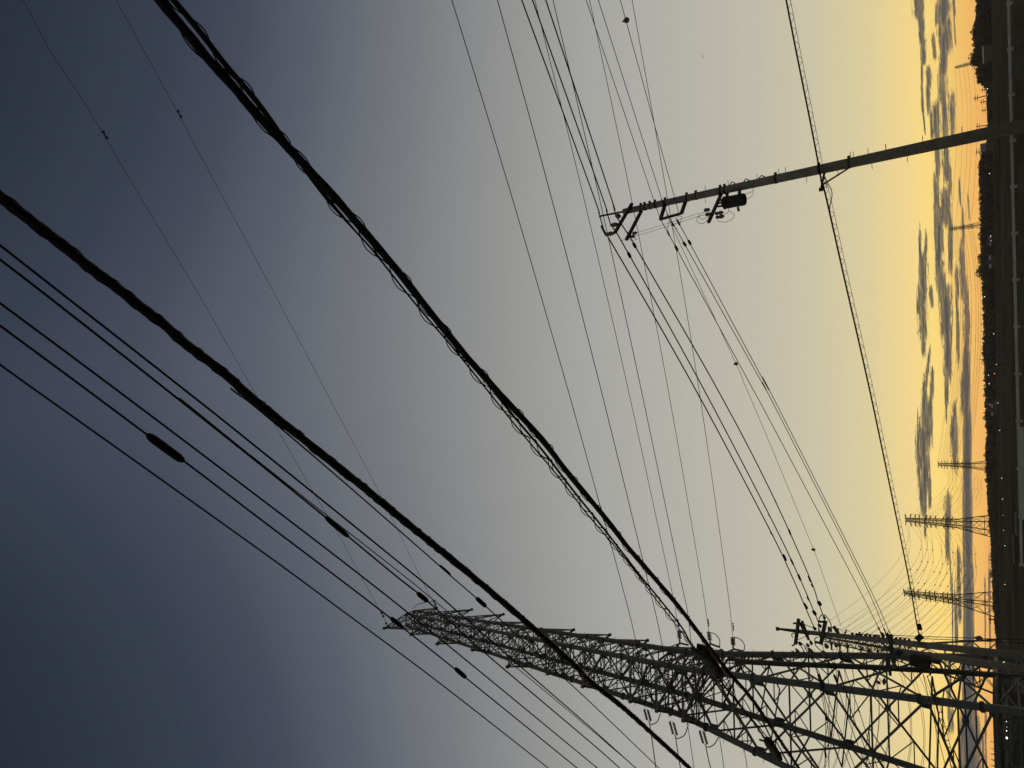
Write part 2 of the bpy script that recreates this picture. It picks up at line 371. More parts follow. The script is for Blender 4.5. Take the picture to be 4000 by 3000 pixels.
for i in range(len(LV) - 1):
    z0, z1 = LV[i], LV[i + 1]
    w = 0.125 if z0 < 12 else (0.115 if z0 < 17 else (0.092 if z0 < 28 else 0.072))
    for k in range(4):
        a0, a1, b0, b1 = lp(k, z0), lp(k, z1), lp(k + 1, z0), lp(k + 1, z1)
        mb = MB()
        mb.tube([a0, b1], w / 2, 6); mb.tube([b0, a1], w / 2, 6)
        x = (a0 + b1) / 2; zc = (z0 * hd(z1) + z1 * hd(z0)) / (hd(z0) + hd(z1))
        X_ = (lp(k, zc) + lp(k + 1, zc)) / 2
        la, lb = lp(k, zc), lp(k + 1, zc)
        mb.tube([la, lb], w * 0.4, 6)
        if z0 < 12:
            for (p, c) in ((a0, la), (a1, la), (b0, lb), (b1, lb)):
                m_ = p.lerp(X_, 0.5); mb.tube([m_, p.lerp(c, 0.5)], w * 0.26, 5); mb.tube([m_, c], w * 0.26, 5)
        elif z0 < 40:
            mb.tube([a1, b1], w * 0.4, 5)
            mb.tube([la, a1.lerp(b1, 0.5)], w * 0.25, 4); mb.tube([lb, a1.lerp(b1, 0.5)], w * 0.25, 4)
        n = (b0 - a0).cross(a1 - a0).normalized(); u = (b0 - a0).normalized(); g_ = w * 1.25
        mb.box(X_, u * g_, Vector((0, 0, 1)) * g_, n * 0.012)
        for p, s in ((a0, 1), (b0, -1), (a1, 1), (b1, -1)):
            mb.box(p + u * s * (rad(z0) + g_ * 0.55), u * g_ * 0.9, Vector((0, 0, 1)) * g_ * 1.3, n * 0.012)
        mb.build('bracing_panel', M_STEEL, tw)
    # plan bracing inside the body
    if i in (1, 2, 3, 5, 7, 9, 11, 13, 15, 17, 19):
        zc = z1; mb = MB(); ms = [(lp(k, zc) + lp(k + 1, zc)) / 2 for k in range(4)]
        for k in range(4): mb.tube([ms[k], ms[(k + 1) % 4]], w * 0.35, 5)
        mb.build('plan_bracing', M_STEEL, tw)
# heavy ring beam just above head height
mb = MB()
for k in range(4): mb.tube([lp(k, 0.42), lp(k + 1, 0.42)], 0.15, 8)
mb.build('ring_beam', M_STEEL, tw, True)
# arms: level -> (z, length near side, length far side)
ARM = [(40.3, 2.95, 3.25), (37.45, 2.85, 4.6), (34.35, 3.3, 5.0), (31.35, 2.85, 4.4), (27.4, 4.0, 4.8), (24.5, 3.5, 5.3), (21.6, 4.0, 5.7), (18.2, 4.3, 6.0), (16.4, 4.6, 6.6), (14.7, 4.9, 6.9)]
TIPS = {}
def face_pt(side, s, z):                        # s=+1/-1 the two legs of the near (-1) or far (+1) side
    k = (0 if s > 0 else 3) if side < 0 else (1 if s > 0 else 2)
    return lp(k, z)
for i, (z, ln_, lf) in enumerate(ARM):
    for side, L in ((-1, ln_), (1, lf)):
        tip = TC + NY * side * L + Vector((0, 0, z + EYE))
        TIPS[(i, side)] = tip
        up = 1.35 if i else 0.0
        mb = MB(); rr = 0.052 if i < 7 else 0.065
        for s in (1, -1):
            lo = face_pt(side, s, z); hi = face_pt(side, s, min(z + up, 40.3) if i else 38.9)
            mb.tube([lo, tip], rr, 6); mb.tube([hi, tip], rr * 0.85, 6)
            for f in (0.3, 0.6):
                mb.tube([lo.lerp(tip, f), hi.lerp(tip, f)], rr * 0.5, 5)
                mb.tube([lo.lerp(tip, f), hi.lerp(tip, f - 0.3)], rr * 0.5, 5)
        for f in (0.0, 0.3, 0.6):
            a, b = face_pt(side, 1, z).lerp(tip, f), face_pt(side, -1, z).lerp(tip, f)
            mb.tube([a, b], rr * 0.55, 5)
            if f < .6: mb.tube([a, face_pt(side, -1, z).lerp(tip, f + .3)], rr * 0.5, 5)
        mb.box(tip, NX * 0.09, NY * 0.10, Vector((0, 0, 0.09)))
        mb.build('crossarm', M_STEEL, tw)
# cage over the top of the body
mb = MB()
for k in range(4):
    mb.tube([lp(k, 40.3), lp(k + 1, 40.3)], 0.05, 6); mb.tube([lp(k, 40.3), lp(k + 2, 40.3)], 0.03, 5)
arc = [TC + NY * (0.3 + 2.9 * t) + NX * 0.7 + Vector((0, 0, EYE + 40.3 + 0.5 * math.sin(math.pi * min(1, t * 1.1)))) for t in [q / 10 for q in range(11)]]
mb.tube(arc, 0.03, 5); mb.tube([p - NX * 1.4 for p in arc], 0.03, 5)
mb.build('top_frame', M_STEEL, tw)
# caged climbing ladder on the right-hand face
lad = [PP(x, y, lp(0, 0), lp(1, 0)) for x, y in [(2650, 2566), (2842, 2585), (3063, 2597), (3400, 2610), (3700, 2627), (3995, 2648), (4080, 2654)]]
off = NX * 0.0; mb = MB(); 
def resample(P, step):
    out = [P[0]]; acc = 0
    for i in range(len(P) - 1):
        L = (P[i + 1] - P[i]).length; k = max(1, int(L / step))
        out += [P[i].lerp(P[i + 1], (j + 1) / k) for j in range(k)]
    return out
lr = resample([p + off for p in lad], 0.32)
for s in (-1, 1): mb.tube([p + NY * 0.2 * s for p in lr], 0.028, 5)
for p in lr: mb.tube([p - NY * 0.2, p + NY * 0.2], 0.014, 4)
lb_ = mb.build('ladder', M_STEELD, tw)
low = [p for p in lr if p.z < 12.0 + EYE]
mb = MB().tube([p + NX * 0.06 for p in low], 0.13, 6)
sub(mb, 'cable_duct', M_STEELD, lb_, tw)
# insulator strings on the three lowest arm pairs
def string(a, b, disc=0.085, n=10, seps=(-0.12, 0.12)):
    mb = MB(); t = (b - a)
    for s in seps:
        o = Vector((0, 0, s))
        mb.tube([a + o * 0.3, a.lerp(b, .1) + o, a.lerp(b, .9) + o, b + o * 0.3], 0.02, 5)
        for i in range(n):
            f = 0.12 + 0.76 * i / (n - 1); c = a + t * f + o; u = t.normalized()
            mb.lathe(c - u * 0.022, c + u * 0.03, [(0, .03), (.25, disc * 1.0), (.55, disc), (1, .035)], 8)
    return mb
def tipz(x, y, z): return PZ(x, y, z + EYE)
NEARP = [((2519, 2755), (2522, 2768), (2536, 2818), 18.2), ((2617, 2800), (2622, 2816), (2638, 2874), 16.4), ((2735, 2843), (2739, 2852), (2756, 2910), 14.7)]
FARP = [((2655, 2512), (2655, 2497), (2652, 2462), 18.6), ((2775, 2515), (2773, 2503), (2768, 2466), 16.9), ((2864, 2535), (2864, 2522), (2862, 2488), 15.2)]
STR = {}
for j, (tip, a, b, z) in enumerate(NEARP):
    # line of the conductor beyond the string gives its vertical plane
    A = tipz(*a, z); B = A - NX * 1.6 - Vector((0, 0, 0.25)); B = PP(*b, A, A - NX * 2)
    string(A, B).build('insulator_string', M_PORC, tw)
    A2 = tipz(*[(2500, 2640), (2600, 2700), (2712, 2745)][j], z); B2 = A2 + NX * 1.5 - Vector((0, 0, .1))
    string(A2, B2, 0.085, 9).build('insulator_string', M_PORC, tw)
    STR['n', j] = (B, A)
    jp = [PP(x, y, A, A - NX * 2) for x, y in dens([[(2540, 2829), (2553, 2828), (2570, 2815), (2580, 2786)], [(2642, 2884), (2656, 2882), (2676, 2868), (2689, 2830)], [(2760, 2918), (2774, 2917), (2792, 2905), (2806, 2880)]][j], 6)]
    MB().tube(jp, 0.03, 5).build('jumper_wire', M_ALU, tw, True)
for j, (tip, a, b, z) in enumerate(FARP):
    A = tipz(*a, z); B = PP(*b, A, A + NX * 2)
    string(A, B, 0.12, 6, (-.05, .05)).build('insulator_string', M_PORC, tw)
    T0 = tipz(*tip, z); mb = MB().bar(A, T0, 0.09)
    c = TC + Vector((0, 0, z + EYE)) + NY * 1.0
    for s in (-.6, .6): mb.tube([c + NX * s, T0], 0.045, 5)
    mb.tube([c + NX * .6 + Vector((0, 0, 1.2)), T0], 0.035, 5)
    q = PP(*[(2690, 2520), (2812, 2528), (2904, 2544)][j], A, A + NX * 2); mb.bar(T0, q, 0.10)
    mb.build('insulator_bracket', M_STEEL, tw)
    STR['f', j] = (B, A)
    if j:
        pts = [[], [(2772, 2470), (2795, 2478), (2811, 2500), (2811, 2524)], [(2866, 2488), (2890, 2496), (2908, 2518), (2906, 2542)]][j]
        MB().tube([PP(x, y, A, A + NX * 2) for x, y in dens(pts, 6)], 0.03, 5).build('jumper_wire', M_ALU, tw, True)

# conductors of the near tower
GT = 'thin conductors running overhead to the nearest tower'
def damper_on(o, P0, pts, E0, E1, r=0.06, nm='vibration_damper'):
    for (x, y) in pts:
        p = PP(x, y, E0, E1); t = (E1 - E0).normalized()
        mb = MB().lathe(p - t * r * 2.2 - Vector((0, 0, r)), p + t * r * 2.2 - Vector((0, 0, r)), [(0, r * .6), (.15, r), (.35, r * .3), (.65, r * .3), (.85, r), (1, r * .6)], 6)
        d = mb.build(nm, M_STEELD, None, True, origin=P0); d.location = (0, 0, 0); d.parent = o
def tline(label, pix, E1, px, z, ext0=30, ext1=0, damp=(), r=.06):
    E0 = PZ(*pix[0], z + EYE)
    o, P = wire('overhead_conductor', label, 'power line', GT, pix, E0, E1, px, ext0, ext1, M_ALU)
    damper_on(o, o.location, damp, E0, E1, r); return o
tline('thin conductor nearest the top of the sky, crossing from the upper edge to the tower', [(1765, 0), (1994, 750), (2212, 1500), (2350, 1997), (2420, 2250), (2485, 2512), (2519, 2755)], STR['n', 0][1], 3.4, 18.8)
tline('second thin conductor from the upper edge, parallel to the highest one, ending on the tower', [(1943, 0), (2148, 750), (2342, 1500), (2513, 2196), (2526, 2250), (2587, 2523), (2617, 2800)], STR['n', 1][1], 3.4, 17.0)
tline('thin conductor crossing two thicker street lines and ending on the upper outer tower bracket', [(2089, 0), (2275, 750), (2449, 1500), (2612, 2250), (2641, 2399), (2652, 2462)], STR['f', 0][0], 2.6, 19.0, damp=[(2646, 2425), (2648, 2440)])
tline('thin conductor passing just behind the cable closure before reaching the tower', [(2160, 0), (2336, 750), (2500, 1500), (2656, 2250), (2689, 2417), (2735, 2843)], STR['n', 2][1], 3.2, 15.4)
tline('thin conductor ending on the middle outer bracket of the tower with a hanging loop', [(2303, 0), (2461, 750), (2606, 1500), (2736, 2250), (2768, 2466)], STR['f', 1][0], 2.6, 17.4, damp=[(2763, 2424), (2764, 2432), (2765, 2440)])
tline('thin conductor ending on the lowest outer bracket of the tower with a hanging loop', [(2469, 0), (2603, 750), (2727, 1500), (2835, 2250), (2862, 2488)], STR['f', 2][0], 2.6, 15.8, damp=[(2860, 2440), (2861, 2448), (2861, 2456)])
tline('faint earth wire across the dark corner to the very tip of the tower', [(60, -40), (97, 14), (194, 194), (289, 339), (407, 529), (536, 750), (770, 1140), (976, 1500), (1072, 1658), (1212, 1902), (1307, 2060), (1400, 2232), (1499, 2413), (1517, 2456)], TIPS[(0, -1)], 2.0, 41.5, damp=[(407, 529), (1490, 2400), (1508, 2440)], r=.11)
tline('faint earth wire parallel to the tip wire, ending lower on the tower top', [(440, -20), (463, 18), (565, 203), (698, 447), (859, 750), (1000, 1012), (1258, 1500), (1486, 1934), (1640, 2250), (1696, 2358), (1702, 2374)], TIPS[(0, 1)], 2.0, 41.5, damp=[(698, 447), (1694, 2354), (1699, 2366)], r=.11)
def tout(label, A, pix, px, dx, ext=20):
    E1 = A - NX * dx
    wire('overhead_conductor', label, 'power line', GT, pix, A, E1, px, 0, ext, M_ALU)
tout('short conductor leaving the highest hanging insulator string towards the lower edge', STR['n', 0][0], [(2536, 2818), (2549, 2904), (2562, 3000)], 4.5, 10)
tout('short conductor leaving the middle hanging insulator string towards the lower edge', STR['n', 1][0], [(2638, 2874), (2648, 2940), (2658, 3000)], 4.5, 10)
tout('short conductor leaving the lowest hanging insulator string towards the lower edge', STR['n', 2][0], [(2756, 2910), (2766, 2960), (2776, 3000)], 4.5, 10)
for lb, pix, j in (('thin conductor behind the left leg, between the highest and middle hanging strings', [(2655, 2640), (2687, 2838), (2711, 3000)], 0),
                   ('thin conductor behind the left leg, beside the middle hanging string', [(2775, 2660), (2811, 2883), (2828, 3000)], 1),
                   ('thin conductor behind the left leg, below the lowest hanging string', [(2868, 2690), (2892, 2838), (2919, 3000)], 2)):
    A = PZ(*pix[0], FARP[j][3] + EYE); tout(lb, A, pix, 3.0, 14)

# ------------------------------------------------------------------ concrete poles
def axis(pts, dist):
    return [PH(x, y, dist) for x, y in pts]
DA = 22.0
pa_top, pa_low = PH(2436, 827, DA), PH(4000, 490, DA)
dirA = (pa_top - pa_low); 
base = pa_low + dirA * ((ZG(pa_low.x, pa_low.y) - 0.2 - pa_low.z) / dirA.z)
def onA(x):                                     # point on the pole axis at photograph column x
    best = None
    lo, hi = base, pa_top + dirA * 0.1
    for _ in range(50):
        m_ = (lo + hi) / 2; w = m_ - CAM; xx = 2000 - F * w.dot(UP) / w.dot(FW)
        if xx > x: lo = m_
        else: hi = m_
    return (lo + hi) / 2
poleA = empty('utility_pole', base, 'tall round concrete utility pole with small transformer, standing alone on the right', 'utility pole', 'concrete street poles')
MB().tube([base, pa_top], [0.172, 0.100], 18).build('shaft', M_CONC, poleA, True)
MB().tube([onA(2470), PH(2341, 845, DA)], 0.034, 8).build('top_pipe', M_STEELD, poleA, True)
viewA = Vector((pa_low.x, pa_low.y, 0)).normalized(); sideA = Vector((viewA.y, -viewA.x, 0))
def armA(p0, p1, xa, w=0.085, name='crossarm', pre=0.12):
    a = PH(*p0, DA); z = a.z; b = PZ(*p1, z); a = a - (b - a).normalized() * pre
    MB().bar(a, b, w).build(name, M_STEELD, poleA); return a, b, z
a1 = armA((2464, 803), (2402, 909), 2440); a2 = armA((2502, 830), (2447, 936), 2490)
a3 = armA((2594, 811), (2580, 857), 2594, 0.09); a4 = armA((2676, 792), (2662, 833), 2676, 0.09)
MB().bar(a3[1], a4[1], 0.075).build('crossarm', M_STEELD, poleA)
a5 = armA((2815, 762), (2768, 868), 2815, 0.08)
INS = []
for (bx, by, tx, ty) in ((2424, 846, 2405, 842), (2415, 876, 2386, 880), (2401, 910, 2364, 917)):
    b = PZ(bx, by, a1[2]); hdist = math.hypot(b.x, b.y); t = PH(tx, ty, hdist); t = Vector((b.x, b.y, t.z)) + (Vector((t.x, t.y, 0)) - Vector((b.x, b.y, 0)))
    MB().lathe(b, t, [(0, .035), (.1, .055), (.2, .04), (.25, .075), (.42, .05), (.47, .085), (.66, .05), (.72, .075), (.9, .05), (1, .05)], 10).build('insulator', M_PORC, poleA, True)
    INS.append(t)
# pole-top details, brackets and climbing bolts
for (x, y, s) in ((3045, 683, 1), (3071, 660, 1), (2960, 693, 1), (3148, 688, -1), (3336, 595, 1), (3393, 582, 1), (3325, 612, 1), (3271, 665, -1), (3404, 640, -1), (3463, 560, 1), (3542, 617, -1), (3606, 537, 1), (3687, 587, -1), (3759, 505, 1),
                  (3462, 560, 1), (2847, 707, 1), (2752, 777, -1), (2758, 735, 1)):
    p = onA(x); r = sideA * s; q = 0.1 + (pa_top - p).length / (pa_top - base).length * 0.072
    MB().tube([p + r * (q - .03), p + r * (q + 0.15)], 0.008, 5).build('step_bolt', M_STEELD, poleA)
for x, w in ((2505, .02), (2520, .03), (2540, .02), (2560, .02), (2600, .035), (2684, .03), (2720, .02), (2815, .035), (2832, .03), (3031, .035), (3200, .03), (3317, .03)):
    p = onA(x); t = dirA.normalized(); rr = 0.100 + (pa_top - p).length / (pa_top - base).length * 0.072 + 0.012
    mb = MB().lathe(p - t * w, p + t * w, [(0, rr), (1, rr)], 16); mb.box(p + sideA * (rr + .02), sideA * .035, viewA * .03, t * .035)
    mb.build('pole_band', M_STEELD, poleA, True)
for x in (2863, 2918, 2978):
    p = onA(x) + sideA * 0.12
    MB().tube([p + Vector((0, 0, -.09)), p + sideA * .07, p + Vector((0, 0, .09))], 0.018, 5).build('cable_bracket', M_STEELD, poleA)
# transformer
tcen = PH(2866, 786, DA - 0.25); ta = Vector((0, 0, 1))
tr = MB().lathe(tcen - ta * 0.36, tcen + ta * 0.36, [(0, .06), (.01, .16), (.06, .185), (.12, .185), (.14, .195), (.17, .185), (.85, .185), (.87, .2), (.92, .2), (.95, .17), (1, .08)], 18).build('transformer', M_BOX, poleA, True)
for x, y in ((2820, 795), (2836, 760), (2885, 752)):
    pass
for dz in (0.22, -0.16):
    c = tcen + Vector((0, 0, dz)); q = onA(2866); q = Vector((q.x, q.y, c.z))
    d = (q - c)
    sub(MB().bar(c + d * .3, q - d * .25, 0.05, 0.09), 'bracket', M_STEELD, tr, poleA)
for ox in (-0.08, 0.02, 0.1):
    c = tcen + Vector((ox, -.02, 0.36)); sub(MB().lathe(c - ta * .03, c + ta * .14, [(0, .03), (.3, .045), (.5, .025), (.7, .04), (1, .02)], 8), 'bushing', M_PORC, tr, poleA)
c = tcen - sideA * 0.19 - ta * 0.1; sub(MB().bar(c, c - sideA * 0.14 - ta * 0.02, 0.06), 'bushing', M_PORC, tr, poleA)
# cut-outs at the end of the lowest arm
for (x, y, L) in ((2772, 818, .17), (2777, 835, .17), (2793, 835, .26), (2796, 850, .26)):
    p = PZ(x, y, a5[2]); t = (Vector((0, 0, 1)) if L < .2 else Vector((0, 0, -1)))
    MB().lathe(p, p + t * L, [(0, .03), (.1, .055), (.35, .055), (.4, .035), (.5, .06), (.85, .06), (.9, .03), (1, .03)], 8).build('cutout_switch', M_PORC, poleA, True)
for (x, y) in ((2471, 912), (2463, 925)):
    p = PZ(x, y, a2[2] - .02); MB().lathe(p, p - Vector((0, 0, .16)), [(0, .03), (.2, .06), (.45, .035), (.55, .065), (.8, .05), (1, .02)], 8).build('insulator', M_PORC, poleA, True)
def loop(pts, parent, dist=DA, r=0.008, name='jumper_wire', n=6):
    P = [PH(x, y, dist) for x, y in dens(pts, n)]
    return MB().tube(P, r, 4).build(name, M_RUB, parent, True)
loop([(2774, 822), (2742, 832), (2729, 845), (2745, 856), (2770, 846)], poleA); loop([(2776, 836), (2735, 843), (2721, 860), (2736, 874), (2752, 870), (2765, 858)], poleA)
loop([(2842, 805), (2846, 826), (2820, 842), (2815, 840)], poleA); loop([(2848, 825), (2868, 838), (2860, 856), (2830, 868), (2802, 862)], poleA)
loop([(2908, 758), (2930, 752), (2942, 744), (2942, 736), (2935, 725)], poleA); loop([(2915, 777), (2935, 768), (2944, 748)], poleA)
loop([(2472, 909), (2486, 908), (2488, 910), (2470, 916)], poleA); loop([(2428, 940), (2440, 936), (2470, 938), (2488, 935), (2472, 926)], poleA)
loop([(2611, 908), (2608, 890), (2612, 870), (2618, 862)], poleA); loop([(2640, 870), (2636, 880), (2637, 890), (2645, 893)], poleA); loop([(2640, 844), (2662, 845), (2662, 855), (2654, 880)], poleA)
for p0, p1 in (((2489, 908), (2733, 832)), ((2470, 926), (2728, 845))):
    loop([p0, ((p0[0] + p1[0]) / 2, (p0[1] + p1[1]) / 2 + 1.5), p1], poleA, DA, 0.006, 'drop_wire')
# cable bracket low on the pole
b0 = PH(3220, 676, DA); b1 = PZ(3207, 740, b0.z); MB().bar(b0, b1, 0.05).build('cable_bracket', M_STEELD, poleA)
MB().bar(PH(3316, 656, DA), b0.lerp(b1, 0.75), 0.035).build('cable_bracket', M_STEELD, poleA)
MB().box(b1 - Vector((0, 0, .02)), sideA * .05, viewA * .04, Vector((0, 0, .07))).build('cable_clamp', M_STEELD, poleA)
loop([(3222, 690), (3233, 715), (3247, 740), (3250, 765), (3243, 800), (3241, 822)], poleA, DA, 0.012, 'slack_cable')

# second and third poles, standing close together beside the tower
DB = 34.0; DC = 39.0
def mkpole(pts, dist, r0, r1, label, zt=None):
    P = [PH(x, y, dist) for x, y in pts]; d = P[-1] - P[0]
    b = P[-1] + d * ((ZG(P[-1].x, P[-1].y) - 0.2 - P[-1].z) / d.z)
    o = empty('utility_pole', b, label, 'utility pole', 'concrete street poles')
    MB().tube([b, P[0]], [r0, r1], 14).build('shaft', M_CONC, o, True); return o, b, P[0]
poleB, bB, tB = mkpole([(3108, 2465), (3995, 2562)], DB, 0.165, 0.09, 'concrete utility pole crowded with crossarms, right of the pair beside the big tower')
MB().tube([PH(3150, 2470, DB), PH(3036, 2456, DB)], [0.1, 0.05], 8).build('top_pipe', M_STEELD, poleB, True)
MB().lathe(PH(3042, 2457, DB), PH(3032, 2456, DB), [(0, .09), (1, .09)], 8).build('pole_cap', M_STEELD, poleB)
poleC, bC, tC = mkpole([(3440, 2532), (3497, 2544), (3995, 2612)], DC, 0.175, 0.115, 'concrete utility pole with dark transformer, left of the pair beside the big tower')
def bar_px(parent, p0, p1, dist, w, name, m=M_STEELD, d1=None):
    return MB().bar(PH(*p0, dist), PH(*p1, d1 or dist), w).build(name, m, parent)
bar_px(poleB, (3120, 2416), (3107, 2518), DB - .25, 0.13, 'crossarm'); bar_px(poleB, (3133, 2425), (3158, 2496), DB - .2, 0.10, 'crossarm'); bar_px(poleB, (3124, 2432), (3160, 2500), DB + .2, 0.10, 'crossarm')
bar_px(poleB, (3225, 2424), (3206, 2518), DB - .25, 0.14, 'crossarm'); bar_px(poleB, (3098, 2435), (3122, 2435), DB - .3, 0.07, 'crossarm'); bar_px(poleB, (3182, 2577 - 70), (3205, 2512), DB - .3, 0.08, 'crossarm'); bar_px(poleB, (3195, 2428), (3222, 2429), DB - .3, 0.08, 'crossarm')
bar_px(poleB, (3140, 2438), (3180, 2455), DB, 0.025, 'brace'); bar_px(poleB, (3115, 2500), (3165, 2478), DB, 0.02, 'brace')
bar_px(poleB, (3256, 2446), (3275, 2474), DB - .2, 0.13, 'crossarm'); bar_px(poleB, (3104, 2518), (3093, 2541 - 18), DB - .2, 0.06, 'insulator', M_PORC)
bar_px(poleB, (3475, 2478), (3482, 2530), DB - .2, 0.15, 'crossarm'); bar_px(poleB, (3582, 2483), (3600, 2500), DB - .3, 0.28, 'terminal_box', M_BOX)
for (x0, y0, x1, y1, w) in ((3176, 2447, 3188, 2462, .14), (3217, 2403, 3222, 2420, .12), (3195, 2436, 3207, 2452, .16), (3122, 2506, 3130, 2522, .16), (3222, 2512, 3234, 2534, .18), (3262, 2508, 3269, 2530, .16), (3108, 2532, 3122, 2556, .16), (3212, 2540, 3224, 2560, .18), (3158, 2530, 3174, 2556, .2), (3150, 2512, 3160, 2528, .14), (3164, 2500, 3172, 2520, .14), (3234, 2448, 3246, 2468, .16), (3480, 2476, 3486, 2490, .13), (3466, 2470, 3470, 2490, .13), (3446, 2470, 3452, 2492, .13)):
    a, b = PH(x0, y0, DB - .2), PH(x1, y1, DB - .2)
    MB().lathe(a, b, [(0, .02), (.15, w * .3), (.6, w * .55), (.85, w * .45), (1, .02)], 8).build('insulator', M_PORC, poleB, True)
for pts in ([(3097, 2490), (3092, 2480), (3098, 2474), (3106, 2474)], [(3184, 2507), (3182, 2498), (3188, 2491), (3196, 2490)], [(3200, 2427), (3200, 2414), (3208, 2404), (3216, 2400)], [(3220, 2400), (3236, 2418), (3246, 2440), (3249, 2470)],
            [(3184, 2512), (3188, 2524), (3200, 2536), (3212, 2548)], [(3143, 2528), (3150, 2540), (3164, 2548)], [(3090, 2541), (3104, 2548), (3112, 2551)], [(3110, 2505), (3126, 2520), (3136, 2535), (3145, 2556)], [(3118, 2508), (3140, 2520), (3160, 2540)]):
    loop(pts, poleB, DB - .3, 0.02)
for x in range(3330, 3560, 17):
    p = PH(x, 2489 + (x - 3330) * 0.11 - 12, DB); MB().box(p, Vector((.05, 0, 0)), Vector((0, .05, 0)), Vector((0, 0, .05))).build('step_bolt', M_STEELD, poleB)
bar_px(poleB, (3480, 2525), (3492, 2590), DB, 0.16, 'crossarm'); bar_px(poleB, (3440, 2508), (3478, 2540), DB, 0.08, 'brace')
# pole C equipment
tc_ = PH(3594, 2585, DC - .3)
MB().lathe(tc_ - ta * .42, tc_ + ta * .42, [(0, .1), (.02, .22), (.1, .26), (.86, .26), (.9, .28), (.95, .24), (1, .1)], 16).build('transformer', M_BOX, poleC, True)
bar_px(poleC, (3618, 2580), (3632, 2628), DC - .3, 0.13, 'crossarm'); bar_px(poleC, (3575, 2560), (3590, 2606), DC - .3, 0.10, 'crossarm'); bar_px(poleC, (3503, 2544), (3520, 2558), DC - .3, .28, 'terminal_box', M_BOX)
bar_px(poleC, (3470, 2560), (3478, 2640), DC - .3, 0.12, 'crossarm'); bar_px(poleC, (3466, 2560), (3462, 2625), DC - .2, 0.10, 'crossarm')
for (x0, y0, x1, y1, w) in ((3488, 2584, 3498, 2612, .22), (3474, 2592, 3480, 2606, .14), (3630, 2600, 3634, 2640, .1), (3418, 2656, 3440, 2672, .16), (3456, 2648, 3452, 2676, .14)):
    a, b = PH(x0, y0, DC - .2), PH(x1, y1, DC - .2)
    MB().lathe(a, b, [(0, .02), (.15, w * .3), (.6, w * .55), (.85, w * .45), (1, .02)], 8).build('insulator', M_PORC, poleC, True)
for pts in ([(3618, 2578), (3640, 2600), (3628, 2625), (3612, 2618)], [(3576, 2600), (3590, 2618), (3612, 2612)], [(3496, 2572), (3508, 2590), (3508, 2606), (3500, 2612)], [(3434, 2650), (3446, 2662), (3452, 2650)]):
    loop(pts, poleC, DC - .3, 0.02)

# ------------------------------------------------------------------ lines along the street
GP = 'street lines between the concrete poles'
def pole_span(lab0, lab1, p0, ip, p1, endpt, px0, px1, splices, z0lift=0.0):
    E1 = ip; E0 = PZ(*p0[0], ip.z + z0lift)
    wire('street_wire', lab0, 'power line', GP, p0, E0, E1, px0, 25, 0, M_RUB)
    wire('street_wire', lab1, 'power line', GP, p1, E1, endpt, px1, 0, 0, M_RUB, splices=splices)
eA = [PH(3185, 2462, DB - .2), PH(3205, 2450, DB - .2), PH(3226, 2432, DB - .2)]
wire_specs = [
    (INS[2], [(2038, 0), (2313, 750), (2340, 835), (2364, 917)], [(2364, 917), (2375, 926), (2705, 1500), (3000, 2056), (3093, 2250), (3150, 2382), (3185, 2462)], eA[0],
     [(3008, 2078, 3021, 2094, 6), (3060, 2165, 3072, 2190, 9), (3140, 2356, 3154, 2378, 12)], 'highest'),
    (INS[1], [(2080, 0), (2346, 750), (2368, 820), (2386, 880)], [(2386, 880), (2396, 892), (2452, 985), (2738, 1500), (3000, 2002), (3120, 2250), (3180, 2390), (3205, 2450)], eA[1],
     [(2452, 985, 2464, 1007, 15), (3002, 2009, 3011, 2022, 6), (3088, 2183, 3100, 2207, 9), (3117, 2243, 3128, 2268, 11), (3152, 2330, 3160, 2346, 7), (3176, 2386, 3187, 2402, 15)], 'middle'),
    (INS[0], [(2132, 0), (2380, 750), (2395, 800), (2405, 842)], [(2405, 842), (2450, 910), (2480, 960), (2791, 1500), (3000, 1898), (3160, 2250), (3196, 2352), (3226, 2432)], eA[2],
     [(2473, 948, 2484, 968, 15), (3024, 1948, 3033, 1966, 6), (3080, 2066, 3089, 2090, 9), (3157, 2250, 3167, 2274, 8), (3168, 2280, 3175, 2294, 6), (3196, 2350, 3206, 2364, 17)], 'lowest')]
for ip, p0, p1, ep, spl, w in wire_specs:
    pole_span(f'{w} of three thick wires from upper edge to the right pole top', f'{w} of three spliced wires between right pole top and crowded pole', p0, ip, p1, ep, 5.6, 5.2, spl)
za3 = a3[2]
LB = [((2580, 857), [(2290, 0), (2543, 750), (2580, 857)], [(2580, 857), (2610, 910), (2642, 970), (2930, 1500), (3000, 1629), (3329, 2250), (3432, 2453), (3450, 2492)], [(2606, 902, 2616, 922, 8), (2637, 960, 2648, 980, 13), (3430, 2449, 3436, 2462, 8), (3438, 2466, 3448, 2484, 8)], 'highest', a3[1]),
      ((2617, 856), [(2337, 0), (2576, 750), (2583, 777), (2617, 856)], [(2617, 856), (2674, 953), (2979, 1500), (3000, 1536), (3363, 2250), (3454, 2458), (3468, 2490)], [(2622, 864, 2632, 884, 9), (2668, 945, 2680, 962, 13), (3452, 2453, 3458, 2468, 7), (3458, 2470, 3464, 2486, 7)], 'middle', a3[1].lerp(a4[1], .45)),
      ((2640, 850), [(2423, 0), (2629, 750), (2646, 813)], [(2640, 850), (2694, 949), (2990, 1500), (3000, 1513), (3374, 2250), (3475, 2471), (3482, 2478)], [(2644, 858, 2656, 880, 10), (2688, 938, 2699, 956, 13), (3471, 2464, 3477, 2472, 6)], 'lowest', a3[1].lerp(a4[1], .75))]
